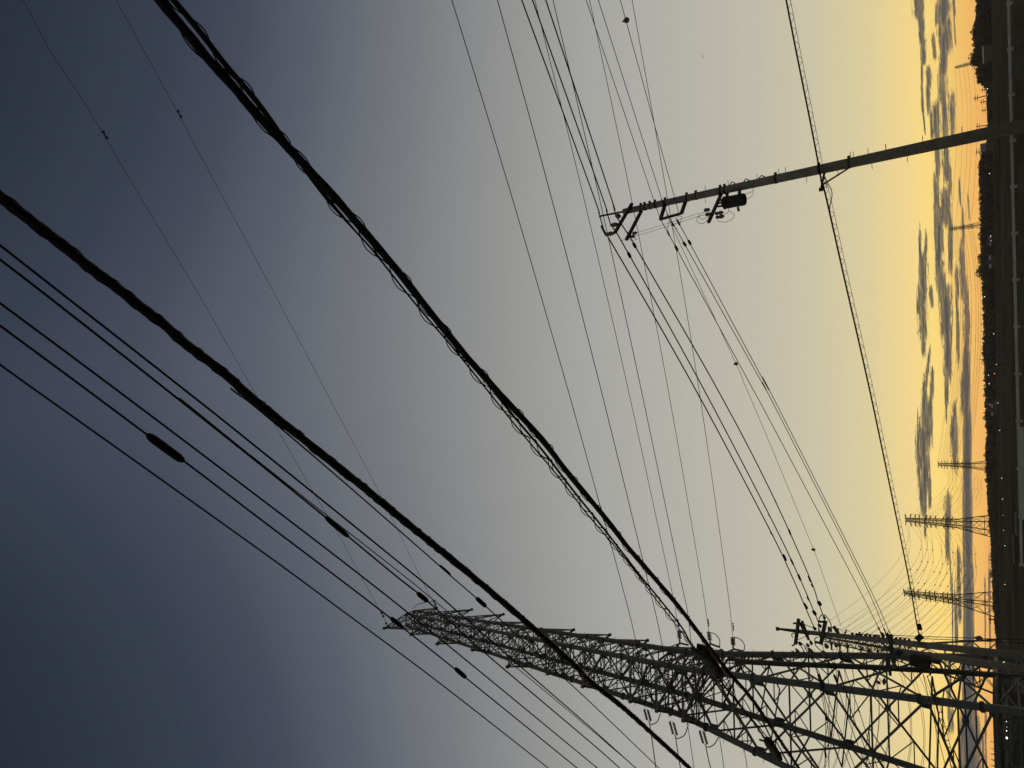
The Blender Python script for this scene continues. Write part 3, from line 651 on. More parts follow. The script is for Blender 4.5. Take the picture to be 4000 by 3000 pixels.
for (q, p0, p1, spl, w, ap) in LB:
    ap = PH(*q, math.hypot(ap.x, ap.y))
    E0 = PZ(*p0[0], ap.z)
    wire('street_wire', f'{w} of three fine wires from upper edge to right pole bracket', 'power line', GP, p0, E0, ap if w != 'lowest' else PH(2646, 813, DA), 2.9, 25, 0, M_RUB)
    wire('street_wire', f'{w} of three fine wires between right pole bracket and crowded pole', 'power line', GP, p1, ap, PH(*p1[-1], DB - .2), 3.4, 0, 0, M_RUB, splices=spl)
# guy insulators hanging on the fine wires
def ball(parent, c, r, up, m=M_PORC, name='guy_insulator'):
    mb = MB().lathe(c - up * r, c + up * r * 1.5, [(0, r * .2), (.12, r * .75), (.35, r), (.6, r * .75), (.85, r * .3), (1, r * .12)], 8)
    o = mb.build(name, m, None, True, origin=parent.matrix_world.translation if parent.location.length == 0 else parent.location); o.location = (0, 0, 0); o.parent = parent
o, P = wire('stay_wire', 'very fine stay wire with two small round insulators, leaving the right pole', 'stay wire', GP, [(2612, 850), (2626, 886), (2875, 1421), (2908, 1500), (3000, 1715), (3178, 2147), (3216, 2250), (3285, 2445)], PH(2612, 850, DA), PH(3285, 2445, DB), 2.1, 0, 0, M_RUB)
for x, y in ((2875, 1421), (3178, 2147)): ball(o, PP(x, y, PH(2612, 850, DA), PH(3285, 2445, DB)), .07, Vector((0, 0, 1)))
E0 = PZ(2423, 0, a3[2]); sp_ = PP(2447, 79, E0, PH(2646, 813, DA))
for ob in bpy.data.objects:
    if ob.get('label', '').startswith('lowest of three fine wires from upper edge'): ball(ob, sp_, .09, Vector((0, 0, 1)))
# stays of the pole beside the tower
for (y, xi, w) in ((2477, 3803, 'right'), (2490, 3842, 'left')):
    a = PH(3340 if y == 2477 else 3500, y, DB); b = PH(3990, y + 1, DB - 4); b = Vector((b.x, b.y, ZG(b.x, b.y)))
    o = MB().tube([a, b], 0.014, 5).build('stay_wire', M_RUB, None, True, origin=(a + b) / 2); tag(o, f'straight stay wire with a bead insulator before the pole pair, {w} of the two', 'stay wire', GP)
    f = (xi - 3340) / 650; ball(o, a.lerp(b, f * .9), .11, Vector((0, 0, 1)))
# telephone cable between the poles with its lashed wire
GC = 'telephone cables'
cz = b1.z
cablepix0 = [(3071, 0), (3104, 170), (3136, 330), (3168, 490), (3197, 642), (3207, 700), (3212, 735)]
E0 = PZ(3071, 0, cz + .3); E1 = PH(3212, 735, math.hypot(b1.x, b1.y))
o, P = wire('telephone_cable', 'telephone cable with zigzag lashing from the upper edge to the right pole', 'cable', GC, cablepix0, E0, E1, 8.0, 20, 0)
def lash(o, P, dz, pitch, r):
    L = MB().tube([p - Vector((0, 0, dz)) for p in P], r, 4).build('messenger_wire', M_RUB, None, True, origin=o.location); L.location = (0, 0, 0); L.parent = o
    h = helix(P, dz * 0.52, pitch, r, 4, Vector((0, 0, -dz * 0.5))).build('lashing_wire', M_RUB, None, True, origin=o.location); h.location = (0, 0, 0); h.parent = o
lash(o, P, 0.10, 0.36, 0.006)
cablepix1 = [(3212, 735), (3222, 750), (3300, 1095), (3392, 1500), (3470, 1870), (3548, 2250), (3579, 2426), (3590, 2480)]
o, P = wire('telephone_cable', 'telephone cable with zigzag lashing from the right pole to the boxes beside the tower', 'cable', GC, cablepix1, E1, PH(3590, 2480, DB - .3), 7.0)
lash(o, P, 0.11, 0.38, 0.0065)
bx = MB(); A_, B_ = PH(3588, 2436, DB - .4), PH(3596, 2462, DB - .4)
bx.lathe(A_, B_, [(0, .04), (.05, .085), (.95, .085), (1, .04)], 10)
bo = bx.build('closure', M_BOX, None, True, origin=o.location); bo.location = (0, 0, 0); bo.parent = o
cp = [(3622, 2640), (3640, 2700), (3668, 2800), (3694, 2900), (3716, 3000)]
o, P = wire('telephone_cable', 'far telephone cable with loose lashing, seen through the tower legs', 'cable', GC, cp, PH(3622, 2640, DC), PH(3716, 3000, DC + 6), 4.0, 0, 10)
lash(o, P, 0.16, 0.55, 0.014)
o, P = wire('telephone_cable', 'far bare cable beside the loosely lashed one, seen through the tower legs', 'cable', GC, [(3606, 2635), (3655, 2840), (3695, 3000)], PH(3606, 2635, DC), PH(3695, 3000, DC + 6), 3.0, 0, 10)
# lines from the crowded pole fanning out behind the tower legs
FAN = [([(3117, 2552), (3138, 2592), (3160, 2650), (3205, 2700), (3222, 2790), (3226, 2860), (3222, 3000)], [(3210, 2655, 3216, 2690, 9), (3224, 2785, 3228, 2815, 9), (3222, 2925, 3226, 2960, 9)]),
       ([(3168, 2556), (3196, 2632), (3212, 2700), (3222, 2740), (3236, 2860), (3238, 3000)], [(3196, 2632, 3206, 2665, 12)]),
       ([(3160, 2558), (3190, 2620), (3240, 2775), (3300, 2940), (3322, 3000)], []),
       ([(3172, 2556), (3210, 2655), (3262, 2800), (3304, 2905), (3340, 3000)], []),
       ([(3222, 2560), (3248, 2615), (3262, 2650), (3300, 2770), (3360, 2935), (3384, 3000)], [(3236, 2585, 3246, 2604, 10), (3258, 2636, 3270, 2664, 12)]),
       ([(3230, 2560), (3260, 2600), (3300, 2690), (3338, 2815), (3372, 2905), (3404, 3000)], [(3256, 2588, 3264, 2608, 10), (3352, 2772, 3359, 2784, 7)]),
       ([(3270, 2532), (3296, 2602), (3322, 2680), (3360, 2790), (3396, 2905), (3422, 2985), (3427, 3000)], [])]
for k, (pix, spl) in enumerate(FAN):
    w = ['first', 'second', 'third', 'fourth', 'fifth', 'sixth', 'seventh'][k]
    wire('street_wire', f'{w} highest of seven wires fanning from the crowded pole across tower legs', 'power line', GP, pix, PH(*pix[0], DB - .2), PH(*pix[-1], 29), 3.4, 0, 8, M_RUB, splices=spl)

# ------------------------------------------------------------------ thick cables overhead
ZT = 6.0
T1 = [(540, -110), (624, 0), (723, 118), (814, 231), (904, 330), (1000, 443), (1157, 610), (1289, 750), (1407, 886), (1542, 1044), (1678, 1216), (1814, 1383), (1918, 1500), (2000, 1590), (2113, 1712), (2226, 1857), (2362, 2020), (2452, 2137), (2542, 2241), (2653, 2372), (2752, 2503), (2842, 2621), (2933, 2725), (3023, 2856), (3114, 2991), (3150, 3040)]
A0, A1 = PZ(*T1[1], ZT), PZ(*T1[-2], ZT - .3)
P = path3(T1, A0, A1, 6, 2, 6)
org = P[len(P) // 2]
rr = [0.031 * (1 + 0.05 * math.sin(i * .9) + 0.03 * math.sin(i * 2.3)) for i in range(len(P))]
tk = MB().tube(P, rr, 12).build('telephone_trunk_cable', M_RUB, None, True, origin=org)
tag(tk, 'thick black cable bundle with coiled wires, crossing from the top left to the tower', 'cable', GC)
def kid(mb, name, par, m=M_RUB, smooth=True):
    o = mb.build(name, m, None, smooth, origin=par.location); o.location = (0, 0, 0); o.parent = par; return o
kid(helix([p for p in P], 0.042, 0.62, 0.005, 5), 'wrapping_wire', tk)
T1b = [(600, -90), (678, 0), (768, 108), (881, 253), (963, 348), (1030, 432), (1120, 560), (1262, 755), (1334, 841), (1384, 898), (1461, 984), (1583, 1138), (1669, 1242), (1759, 1346), (1841, 1446), (2000, 1645), (2060, 1718), (2181, 1862), (2289, 2002), (2393, 2124), (2488, 2241), (2560, 2338), (2640, 2440), (2690, 2505), (2730, 2560)]
B0, B1 = PZ(*T1b[1], ZT - .05), PZ(*T1b[-1], ZT - .3)
P2 = path3(T1b, B0, B1, 6, 0, 6)
t2 = MB().tube(P2, [0.019 if i < 40 else 0.019 - 0.011 * min(1, (i - 40) / 15) for i in range(len(P2))], 8).build('telephone_cable', M_RUB, None, True, origin=org)
tag(t2, 'slim cable beside the thick bundle, with a wire coiled loosely round it', 'cable', GC)
kid(helix(P2, 0.031, 0.40, 0.0048, 5), 'lashing_wire', t2)
T1c = [(1900, 1492), (2000, 1618), (2118, 1758), (2235, 1911), (2344, 2047), (2443, 2174), (2502, 2250), (2580, 2345), (2662, 2449), (2698, 2512), (2740, 2560)]
C0, C1 = PZ(*T1c[0], ZT - .05), PZ(*T1c[-1], ZT - .3)
P3 = path3(T1c, C0, C1, 0, 0, 6)
t3 = MB().tube(P3, 0.013, 6).build('telephone_cable', M_RUB, None, True, origin=org); tag(t3, 'slim middle cable of the bundle, running into the larger closure', 'cable', GC)
kid(helix(P3, 0.03, 0.36, 0.005, 4, Vector((0, 0, .02)), 1.0), 'lashing_wire', t3)
T1d = [(2800, 2640), (2870, 2730), (2933, 2806), (2987, 2883), (3010, 2915)]
D0, D1 = PZ(*T1d[0], ZT - .3), PZ(*T1d[-1], ZT - .4)
P4 = path3(T1d, D0, D1, 0, 0, 6)
t4 = MB().tube(P4, 0.016, 6).build('telephone_cable', M_RUB, None, True, origin=org); tag(t4, 'slim cable from the larger closure to the smaller closure at the tower leg', 'cable', GC)
kid(helix(P4, 0.026, 0.3, 0.006, 4), 'lashing_wire', t4)
t5 = MB().tube(path3([(2830, 2662), (2900, 2762), (2996, 2878)], D0 + Vector((0, 0, .08)), D1 + Vector((0, 0, .08)), 0, 0, 6), 0.010, 6).build('telephone_cable', M_RUB, None, True, origin=org)
tag(t5, 'fine cable just above the slim one between the two closures', 'cable', GC)
def closure(pa, pb, w, label, parts):
    a, b = PP(*pa, A0, A1), PP(*pb, A0, A1); t = (b - a).normalized(); r = PXM(a, w) / 2
    root = empty('splice_closure', (a + b) / 2, label, 'cable closure', 'cable closures')
    a -= t * 0.0
    MB().lathe(a, b, [(0, r * .45), (.03, r * .8), (.09, r), (.16, r), (.165, r * 1.07), (.2, r * 1.07), (.205, r), (.5, r * 1.02), (.86, r), (.95, r * .85), (1, r * .4)], 18).build('shell', M_BOX, root, True)
    MB().lathe(a.lerp(b, .52), a.lerp(b, .55), [(0, r * 1.06), (1, r * 1.06)], 18).build('clamp_band', M_STEELD, root, True)
    for f in (.12, .88):
        c = a.lerp(b, f); MB().bar(c, c + Vector((0, 0, r + .1)), .03).build('hanger', M_STEELD, root)
    MB().tube([a - t * .1, a + t * .03], r * .35, 8).build('cable_gland', M_RUB, root, True); MB().tube([b - t * .03, b + t * .1], r * .35, 8).build('cable_gland', M_RUB, root, True)
closure((2735, 2530), (2813, 2640), 46, 'large dark cable closure where the thick bundle crosses the tower, larger of the two', 0)
closure((2996, 2889), (3045, 2966), 34, 'small dark capsule closure at the lower edge against the tower leg', 0)
T2 = [(-60, 715), (0, 768), (68, 822), (158, 890), (271, 980), (362, 1053), (452, 1121), (542, 1193), (633, 1261), (723, 1342), (814, 1410), (904, 1482), (1000, 1568), (1158, 1694), (1316, 1821), (1452, 1929), (1588, 2042), (1723, 2151), (1838, 2245), (1978, 2363), (2114, 2481), (2249, 2603), (2300, 2657), (2436, 2765), (2571, 2887), (2684, 2991), (2740, 3050)]
Q0, Q1 = PZ(*T2[1], 6.4), PZ(*T2[-2], 6.2)
P = path3(T2, Q0, Q1, 4, 3, 6); org2 = P[len(P) // 2]
tk2 = MB().tube(P, [0.032 * (1 + 0.05 * math.sin(i * 1.7) + 0.04 * math.sin(i * .61)) for i in range(len(P))], 12).build('telephone_trunk_cable', M_RUB, None, True, origin=org2)
tag(tk2, 'thick lumpy taped cable entering at the left edge and ending on the lower edge', 'cable', GC)
kid(helix(P, 0.030, 0.38, 0.009, 5), 'wrapping_wire', tk2)
kid(helix(P, 0.030, 0.33, 0.008, 5, ph=2.4), 'wrapping_wire', tk2)
# five drop lines parallel to it, low on the left
GE = 'low-voltage lines across the lower left'
def drop(label, pix, px0, spl=(), z=7.6, ext0=6):
    if pix[0][0] < 0: pix = pix[1:]
    E0, E1 = PZ(*pix[0], z), PZ(*pix[-2], z - .25)
    return wire('service_line', label, 'power line', GE, pix, E0, E1, px0, ext0, 3, M_RUB, 8, spl)
drop('service line just below the thick taped cable, first to leave the left edge below it', [(-60, 912), (0, 958), (692, 1500), (1000, 1745), (1624, 2250), (1784, 2386), (2100, 2662), (2300, 2836), (2483, 3000), (2530, 3042)], 7.5)
drop('thicker service line second below the taped cable, splitting in two halfway', [(-60, 970), (0, 1014), (200, 1168), (622, 1500), (1000, 1801), (1271, 2020), (1362, 2097), (1547, 2250), (1671, 2349), (1888, 2545), (2300, 2894), (2420, 3000), (2470, 3045)], 8.5,
     [(1271, 2020, 1362, 2097, 20), (1630, 2316, 1671, 2349, 19)])
drop('slim branch line leaving the splitting service line and rejoining the line above', [(700, 1554), (760, 1602), (960, 1764), (1000, 1795), (1271, 2009), (1579, 2250), (1752, 2392), (1996, 2590), (2300, 2843), (2380, 2912)], 5.0, ext0=0)
drop('service line without any splice, between the splitting line and the bulky-splice line', [(-60, 1142), (0, 1184), (425, 1500), (1000, 1934), (1412, 2250), (1700, 2480), (2300, 2973), (2329, 3000), (2380, 3042)], 7.5)
drop('service line with a rough bulky splice near the left edge and two slim splices', [(-60, 1230), (0, 1272), (309, 1500), (576, 1699), (717, 1800), (1000, 2015), (1311, 2250), (1526, 2415), (1800, 2632), (2254, 3000), (2300, 3040)], 8.5,
     [(574, 1697, 718, 1802, 33), (1526, 2413, 1573, 2451, 17.5), (1778, 2611, 1820, 2647, 17.5)])
drop('lowest service line, cutting across the dark lower left corner', [(-60, 1382), (0, 1424), (105, 1500), (520, 1795), (1000, 2138), (1154, 2250), (1300, 2358), (1700, 2655), (2141, 3000), (2190, 3040)], 7.5)
drop('service line peeling away underneath the thick taped cable', [(900, 1516), (931, 1541), (1000, 1592), (1300, 1846), (1719, 2212), (1761, 2250), (1897, 2368), (2100, 2556), (2300, 2738), (2573, 3000), (2620, 3046)], 6.5,
     [(1717, 2208, 1759, 2244, 13), (1861, 2336, 1898, 2369, 17.5)], z=6.36, ext0=0)

# ------------------------------------------------------------------ far pylons
AZL = [43, 40.2, 37.8, 35.6, 31.9, 29.9, 27.4, 23.4, 21.1, 18.9]
def pylon_proto():
    root = empty('pylon', (0, 0, 0), None, 'pylon')
    H = 43.0
    def hw(z): return 0.75 + (H - z) * 0.042 if z > 17 else 1.84 + (17 - z) * 0.17
    def q(k, z): a = math.pi / 4 + k * math.pi / 2; return Vector((math.cos(a), math.sin(a), 0)) * hw(z) * 1.414 + Vector((0, 0, z))
    lv = [-3, 3.5, 10, 17, 20, 22.3, 24.6, 26.8, 28.8, 30.9, 33, 35.6, 37.8, 40.2, 42.9]
    for k in range(4): MB().tube([q(k, z) for z in lv], [.30 - .12 * i / 14 for i in range(15)], 5).build('leg', M_FAR, root)
    mb = MB()
    for i in range(len(lv) - 1):
        for k in range(4):
            r = .12 if i < 4 else .10
            mb.tube([q(k, lv[i]), q(k + 1, lv[i + 1])], r, 4); mb.tube([q(k + 1, lv[i]), q(k, lv[i + 1])], r, 4); mb.tube([q(k, lv[i + 1]), q(k + 1, lv[i + 1])], r, 4)
    mb.build('bracing', M_FAR, root)
    for i, z in enumerate(AZL):
        for s in (-1, 1):
            L = 3.3 if i else 3.9
            tip = Vector((s * L, 0, z)); mb = MB()
            for t in (-1, 1):
                b = Vector((s * hw(z), t * hw(z), z)); mb.tube([b, tip], .16, 4); mb.tube([b + Vector((0, 0, .9 if i else -.8)), tip], .08, 4)
            mb.build('crossarm', M_FAR, root)
            if i:
                mb = MB()
                for t in (-1, 1): mb.tube([tip, tip + Vector((0, t * 1.5, -.25))], .26, 5)
                jp = [tip + Vector((0, 1.5 * math.cos(math.pi * j / 8), -.25 - 1.5 * math.sin(math.pi * j / 8))) for j in range(9)]
                mb.tube(jp, .06, 4); mb.build('insulator_string', M_FAR, root)
    return root
proto = pylon_proto()
PY = [('b', (3730, 264), R(35), 'tiny pylon rising behind the trees at the right end of the skyline'), ('a', (3710, 895), R(30), 'small pylon on the skyline left of the lone concrete pole'),
      ('1', (3664, 1814), R(-8), 'middle-sized pylon on the skyline beside the round treetop'), ('2', (3537, 2030), R(-12), 'tall distant pylon with hanging jumpers, clear of the other poles'),
      ('3', (3531, 2315), R(-38), 'tall distant pylon with slanting leg, nearest to the twin concrete poles'), ('x', (3204, 2487), R(-30), 'lattice pylon half hidden behind the twin concrete poles')]
PYL = {}
for i, (k, (x, y), rz, lab) in enumerate(PY):
    p = PZ(x, y, 43 + EYE); z0 = ZG(p.x, p.y); o = proto if i == 0 else copy_tree(proto)
    s = (43 + EYE - z0) / 46.0 if True else 1
    o.location = (p.x, p.y, 43 + EYE - 43 * s); o.rotation_euler = (0, 0, rz); o.scale = (s, s, s)
    tag(o, lab, 'pylon', 'distant pylons'); PYL[k] = (Vector(o.location), rz, s)
def tipof(k, i, side):
    l, rz, s = PYL[k]; L = (3.3 if i else 3.9) * s * side
    return l + Vector((math.cos(rz) * L, math.sin(rz) * L, AZL[i] * s))
WORD = ['top', 'first', 'second', 'third', 'fourth', 'fifth', 'sixth', 'seventh', 'eighth', 'lowest']
def span(k0, k1, dia, sag, desc, flip=1, arms=range(10), dots=False):
    for i in arms:
        for side in (-1, 1):
            a, b = tipof(k0, i, side), tipof(k1, i, side * flip)
            sg = sag * (0.75 if i == 0 else 1)
            P = sagline(a, b, sg, 26); mid = P[13]
            o = MB().tube(P, dia / 2, 4, False).build('pylon_conductor', M_ALU, None, True, origin=mid)
            sd = 'right' if side > 0 else 'left'
            tag(o, f'sagging conductor, {WORD[i]} arm {sd}, {desc}', 'power line', 'sagging conductors between the distant pylons')
            if dots and i:
                for f in (.42, .6):
                    c = a.lerp(b, f) - Vector((0, 0, 4 * sg * f * (1 - f)))
                    kid(MB().box(c, Vector((.16, 0, 0)), Vector((0, .16, 0)), Vector((0, 0, .2))), 'spacer', o, M_ALU, False)
span('2', 'x', 0.085, 12.5, 'from tall pylon to half-hidden pylon', dots=True)
span('1', '2', 0.10, 11, 'from middle-sized pylon to tall pylon', arms=range(1, 10), dots=True)
span('a', '1', 0.13, 9, 'from small pylon to middle-sized pylon')
span('b', 'a', 0.13, 7, 'from tiny pylon to small pylon', arms=range(0, 10, 2))
# conductors of the half hidden pylon running on to the left, behind the big tower
for i in range(10):
    for side in (-1, 1):
        a = tipof('x', i, side); yb = 3000 + 60
        xb = [3168, 3190, 3226, 3262, 3330, 3372, 3420, 3520, 3580, 3640][i] + (12 if side > 0 else 0)
        b = PH(xb, yb, math.hypot(a.x, a.y) * 0.92)
        P = sagline(a, b, 3.0, 14); o = MB().tube(P, 0.045, 4, False).build('pylon_conductor', M_ALU, None, True, origin=P[7])
        tag(o, f'faint conductor, {WORD[i]} arm {"right" if side > 0 else "left"}, seen through the big tower legs', 'power line', 'sagging conductors between the distant pylons')

# ------------------------------------------------------------------ trees along the horizon
def crown_round(n, rx, rz, size, seed, spread=0.35, clumps=9):
    rn = random.Random(seed); mb = MB()
    cs = []
    for c in range(clumps):
        a = rn.uniform(0, 6.28); h = rn.uniform(-.75, .85); rr_ = math.sqrt(max(0, 1 - h * h)) * rn.uniform(.25, .75)
        cs.append((Vector((math.cos(a) * rr_ * rx, math.sin(a) * rr_ * rx, h * rz * .75)), rn.uniform(.32, .55)))
    for i in range(n):
        c, q = rn.choice(cs); d = Vector((rn.gauss(0, 1), rn.gauss(0, 1), rn.gauss(0, 1))).normalized() * rn.uniform(.55, 1.05) ** .5
        p = c + Vector((d.x * rx * q, d.y * rx * q, d.z * rz * q)); s = size * rn.uniform(.6, 1.5)
        u = Vector((rn.gauss(0, 1), rn.gauss(0, 1), rn.gauss(0, 1))).normalized(); v = u.orthogonal().normalized()
        b = len(mb.v); mb.v += [p - u * s, p - v * s * .6, p + u * s, p + v * s * .6]; mb.f.append((b, b + 1, b + 2, b + 3))
    return mb
def crown_conifer(seed, n=240):
    rn = random.Random(seed); mb = MB()
    for i in range(n):
        h = rn.uniform(0, 1) ** 1.2; R_ = (1 - h) * 0.27 * rn.uniform(.3, 1.1) + .012; a = rn.uniform(0, 6.28)
        p = Vector((math.cos(a) * R_, math.sin(a) * R_, h + rn.uniform(-.02, .02) - R_ * .25)); s = (.03 + .05 * (1 - h))
        u = Vector((math.cos(a), math.sin(a), -.35)); v = Vector((-math.sin(a), math.cos(a), 0))
        b = len(mb.v); mb.v += [p - u * s, p - v * s * .6, p + u * s * 1.4, p + v * s * .6]; mb.f.append((b, b + 1, b + 2, b + 3))
    return mb
def bare(seed):
    rn = random.Random(seed); mb = MB()
    def br(p, d, L, r, lev):
        q = p + d * L; mb.tube([p, q], [r, r * .65], 4, False)
        if lev == 0: return
        for _ in range(4 if lev > 1 else 5):
            nd_ = (d + Vector((rn.gauss(0, .55), rn.gauss(0, .55), rn.gauss(.1, .3)))).normalized(); br(p.lerp(q, rn.uniform(.45, 1)), nd_, L * rn.uniform(.5, .75), r * .55, lev - 1)
    br(Vector((0, 0, .22)), Vector((0, 0, 1)), .3, .022, 4); return mb
def tree_proto(kind, seed):
    root = bpy.data.objects.new('tree', None); COL.objects.link(root)
    tr_ = MB().tube([Vector((0, 0, -.05)), Vector((.01, 0, .25)), Vector((-.01, .01, .6))], [.035, .025, .012], 6).build('trunk', M_BARK, root)
    if kind == 'leafy':
        mb = crown_round(520, .34, .40, .038, seed)
        for i in range(len(mb.v)): mb.v[i] = mb.v[i] + Vector((0, 0, .62))
        mb.build('crown', M_FOL, root)
    elif kind == 'dome':
        mb = crown_round(900, .44, .42, .035, seed, clumps=18)
        for i in range(len(mb.v)): mb.v[i] = mb.v[i] + Vector((0, 0, .58))
        mb.build('crown', M_FOL, root)
    elif kind == 'conifer': crown_conifer(seed).build('crown', M_CON, root)
    else: bare(seed).build('crown', M_BARE, root)
    return root
PROT = {k: [(tree_proto(k, s), [0]) for s in range(n)] for k, n in (('leafy', 5), ('dome', 2), ('conifer', 4), ('bare', 3))}
NAMES = {'leafy': 'leafy_tree', 'dome': 'dome_tree', 'conifer': 'conifer_tree', 'bare': 'bare_tree'}
TLAB = {'leafy': 'dark bushy tree, one of many closing the field along the horizon', 'dome': 'dark dome-shaped tree standing above the tree line', 'conifer': 'dark pointed conifer in the tree line along the horizon', 'bare': 'thin bare tree showing twigs against the orange sky'}
def tree(kind, x, y, dist, width=1.0, label=None, group=None, yo=0):
    top = PH(x, y, dist); z0 = ZG(top.x, top.y); h = max(2.0, top.z - z0)
    pr = PROT[kind]; e = pr[random.randrange(len(pr))]
    if e[1][0] == 0: o = e[0]; e[1][0] = 1
    else: o = copy_tree(e[0])
    o.name = NAMES[kind]
    o.location = (top.x, top.y, z0); s = h / {'leafy': 1.02, 'dome': 1.02, 'conifer': 1.02, 'bare': 1.05}[kind]
    o.scale = (s * width, s * width, s); o.rotation_euler = (0, 0, random.uniform(0, 6.28))
    tag(o, label or TLAB[kind], 'tree', group or ('trees of the tree line: ' + kind)); return o
SKY = [(0, 3810), (70, 3808), (85, 3802), (110, 3797), (150, 3798), (200, 3799), (215, 3792), (238, 3787), (250, 3795), (262, 3818), (290, 3812), (325, 3815), (345, 3850), (480, 3856), (560, 3852), (600, 3832), (640, 3822), (700, 3820), (800, 3824), (900, 3826), (1080, 3829), (1200, 3836), (1300, 3838), (1380, 3834), (1430, 3842), (1600, 3844), (1700, 3850), (1780, 3846), (1850, 3850), (1890, 3852), (1990, 3856), (2100, 3867), (2200, 3870), (2360, 3877), (2420, 3884), (2500, 3890), (2640, 3890), (2750, 3893), (2800, 3906), (2850, 3914), (2900, 3925), (2960, 3912), (3200, 3912)]
def skyx(y):
    y = max(0, min(3199, y))
    for a, b in zip(SKY, SKY[1:]):
        if a[0] <= y <= b[0]: return a[1] + (b[1] - a[1]) * (y - a[0]) / (b[0] - a[0])
    return 3912
# the continuous wood behind the single trees
mb = MB(); rn = random.Random(3)
for i in range(15000):
    y = rn.uniform(-260, 3260); d = 430 + rn.uniform(-30, 60)
    t = PH(skyx(y) + 3 + abs(rn.gauss(0, 2.5)), y, d); z0 = ZG(t.x, t.y)
    if t.z < z0: t.z = z0 + .8
    p = Vector((t.x, t.y, z0 + (t.z - z0) * rn.uniform(0, 1) ** .7)); s = rn.uniform(.5, 1.1)
    u = Vector((rn.gauss(0, 1), rn.gauss(0, 1), rn.gauss(0, 1))).normalized(); v = u.orthogonal().normalized()
    b = len(mb.v); mb.v += [p - u * s, p - v * s * .7, p + u * s, p + v * s * .7]; mb.f.append((b, b + 1, b + 2, b + 3))
ys_ = list(range(-280, 3290, 12)); b = len(mb.v)
for y in ys_:
    t = PH(skyx(y) + 9 + rn.uniform(-4, 4), y, 445); z0 = ZG(t.x, t.y); n = Vector((t.x, t.y, 0)).normalized()
    for off, zz in ((-9, z0 - 1), (-7 + rn.uniform(-2, 2), z0 + max(1, t.z - z0) * .55), (rn.uniform(-2, 2), max(t.z, z0 + 1)), (9, z0 - 1)): mb.v.append(Vector((t.x, t.y, 0)) + n * off + Vector((0, 0, zz)))
for i in range(len(ys_) - 1):
    for j in range(3): mb.f.append((b + 4 * i + j, b + 4 * i + j + 1, b + 4 * i + 5 + j, b + 4 * i + 4 + j))
tag(mb.build('wood', M_FOL), None, None, None, 'stuff')
y = -60.0
while y < 3120:
    if not (330 < y < 545):
        k = random.choices(['leafy', 'conifer', 'bare'], [7, 2.2, 0.8])[0]
        w = {'leafy': random.uniform(.9, 1.5), 'conifer': random.uniform(.8, 1.2), 'bare': 1.0}[k]
        tree(k, skyx(y) - random.uniform(-3, 5) - (3 if k == 'conifer' else 0), y, random.uniform(395, 430), w)
    else:
        tree('leafy', skyx(y) - random.uniform(-3, 2), y, random.uniform(395, 420), random.uniform(1.2, 1.8))
    y += random.uniform(16, 30)
for i, (x, y_) in enumerate(((3803, 290), (3806, 303), (3809, 318), (3812, 328), (3808, 278))): tree('conifer', x, y_, 380, .8, None)
tree('dome', 3813, 1014, 380, 1.0, 'dark dome-shaped tree on the skyline, right one of the pair'); tree('dome', 3811, 1062, 380, 1.05, 'dark dome-shaped tree on the skyline, left one of the pair')
tree('dome', 3786, 240, 360, 1.2, 'tall dark tree rising beside the tiny pylon')
tree('conifer', 3821, 1405, 380, .9, 'lone conifer sticking out of the skyline above the field lights'); tree('conifer', 3836, 1612, 380, .9, 'small conifer sticking out of the skyline left of the field lights')
tree('dome', 3841, 1872, 380, .8, 'round ball-shaped tree on the skyline, left of the middle-sized pylon')
for y_ in (600, 618, 640, 660): tree('bare', 3812, y_, 370, 1.0)
for i, (x, y_) in enumerate(((3900, 2930), (3902, 2952), (3906, 2975), (3896, 2995), (3908, 2905))): tree('conifer', x, y_, 150, 1.1, 'spiky conifer at the bottom edge below the ring beam of the tower', 'conifers at the bottom edge')
for y_ in range(2430, 2580, 16): tree('bare', skyx(y_) - 9, y_, 300, 1.0, 'thin bare tree with reddish twigs left of the twin poles', 'reddish bare trees')

# ------------------------------------------------------------------ small things on the field
def street_lamp(x, y, dist, label, m=M_LAMP, size=.26, grp='field lamps'):
    size *= .44
    head = PH(x, y, dist); z0 = ZG(head.x, head.y)
    if head.z < z0 + 1.2: dist *= .55; head = PH(x, y, dist); z0 = ZG(head.x, head.y); size *= .55
    if head.z < z0 + 1.0: dist *= .5; head = PH(x, y, dist); z0 = ZG(head.x, head.y); size *= .5
    root = empty('street_lamp', (head.x, head.y, z0), label, 'lamp', grp)
    MB().tube([Vector((head.x, head.y + .4, z0 - .1)), Vector((head.x, head.y + .4, head.z + .15))], [.06, .04], 6).build('pole', M_STEELD, root)
    MB().bar(Vector((head.x, head.y + .4, head.z + .15)), Vector((head.x, head.y, head.z + size * .5)), .06).build('arm', M_STEELD, root)
    MB().lathe(head + Vector((0, 0, size * .5)), head - Vector((0, 0, size * .5)), [(0, size * .25), (.2, size * .5), (.7, size * .5), (1, size * .25)], 8).build('lamp_head', m, root)
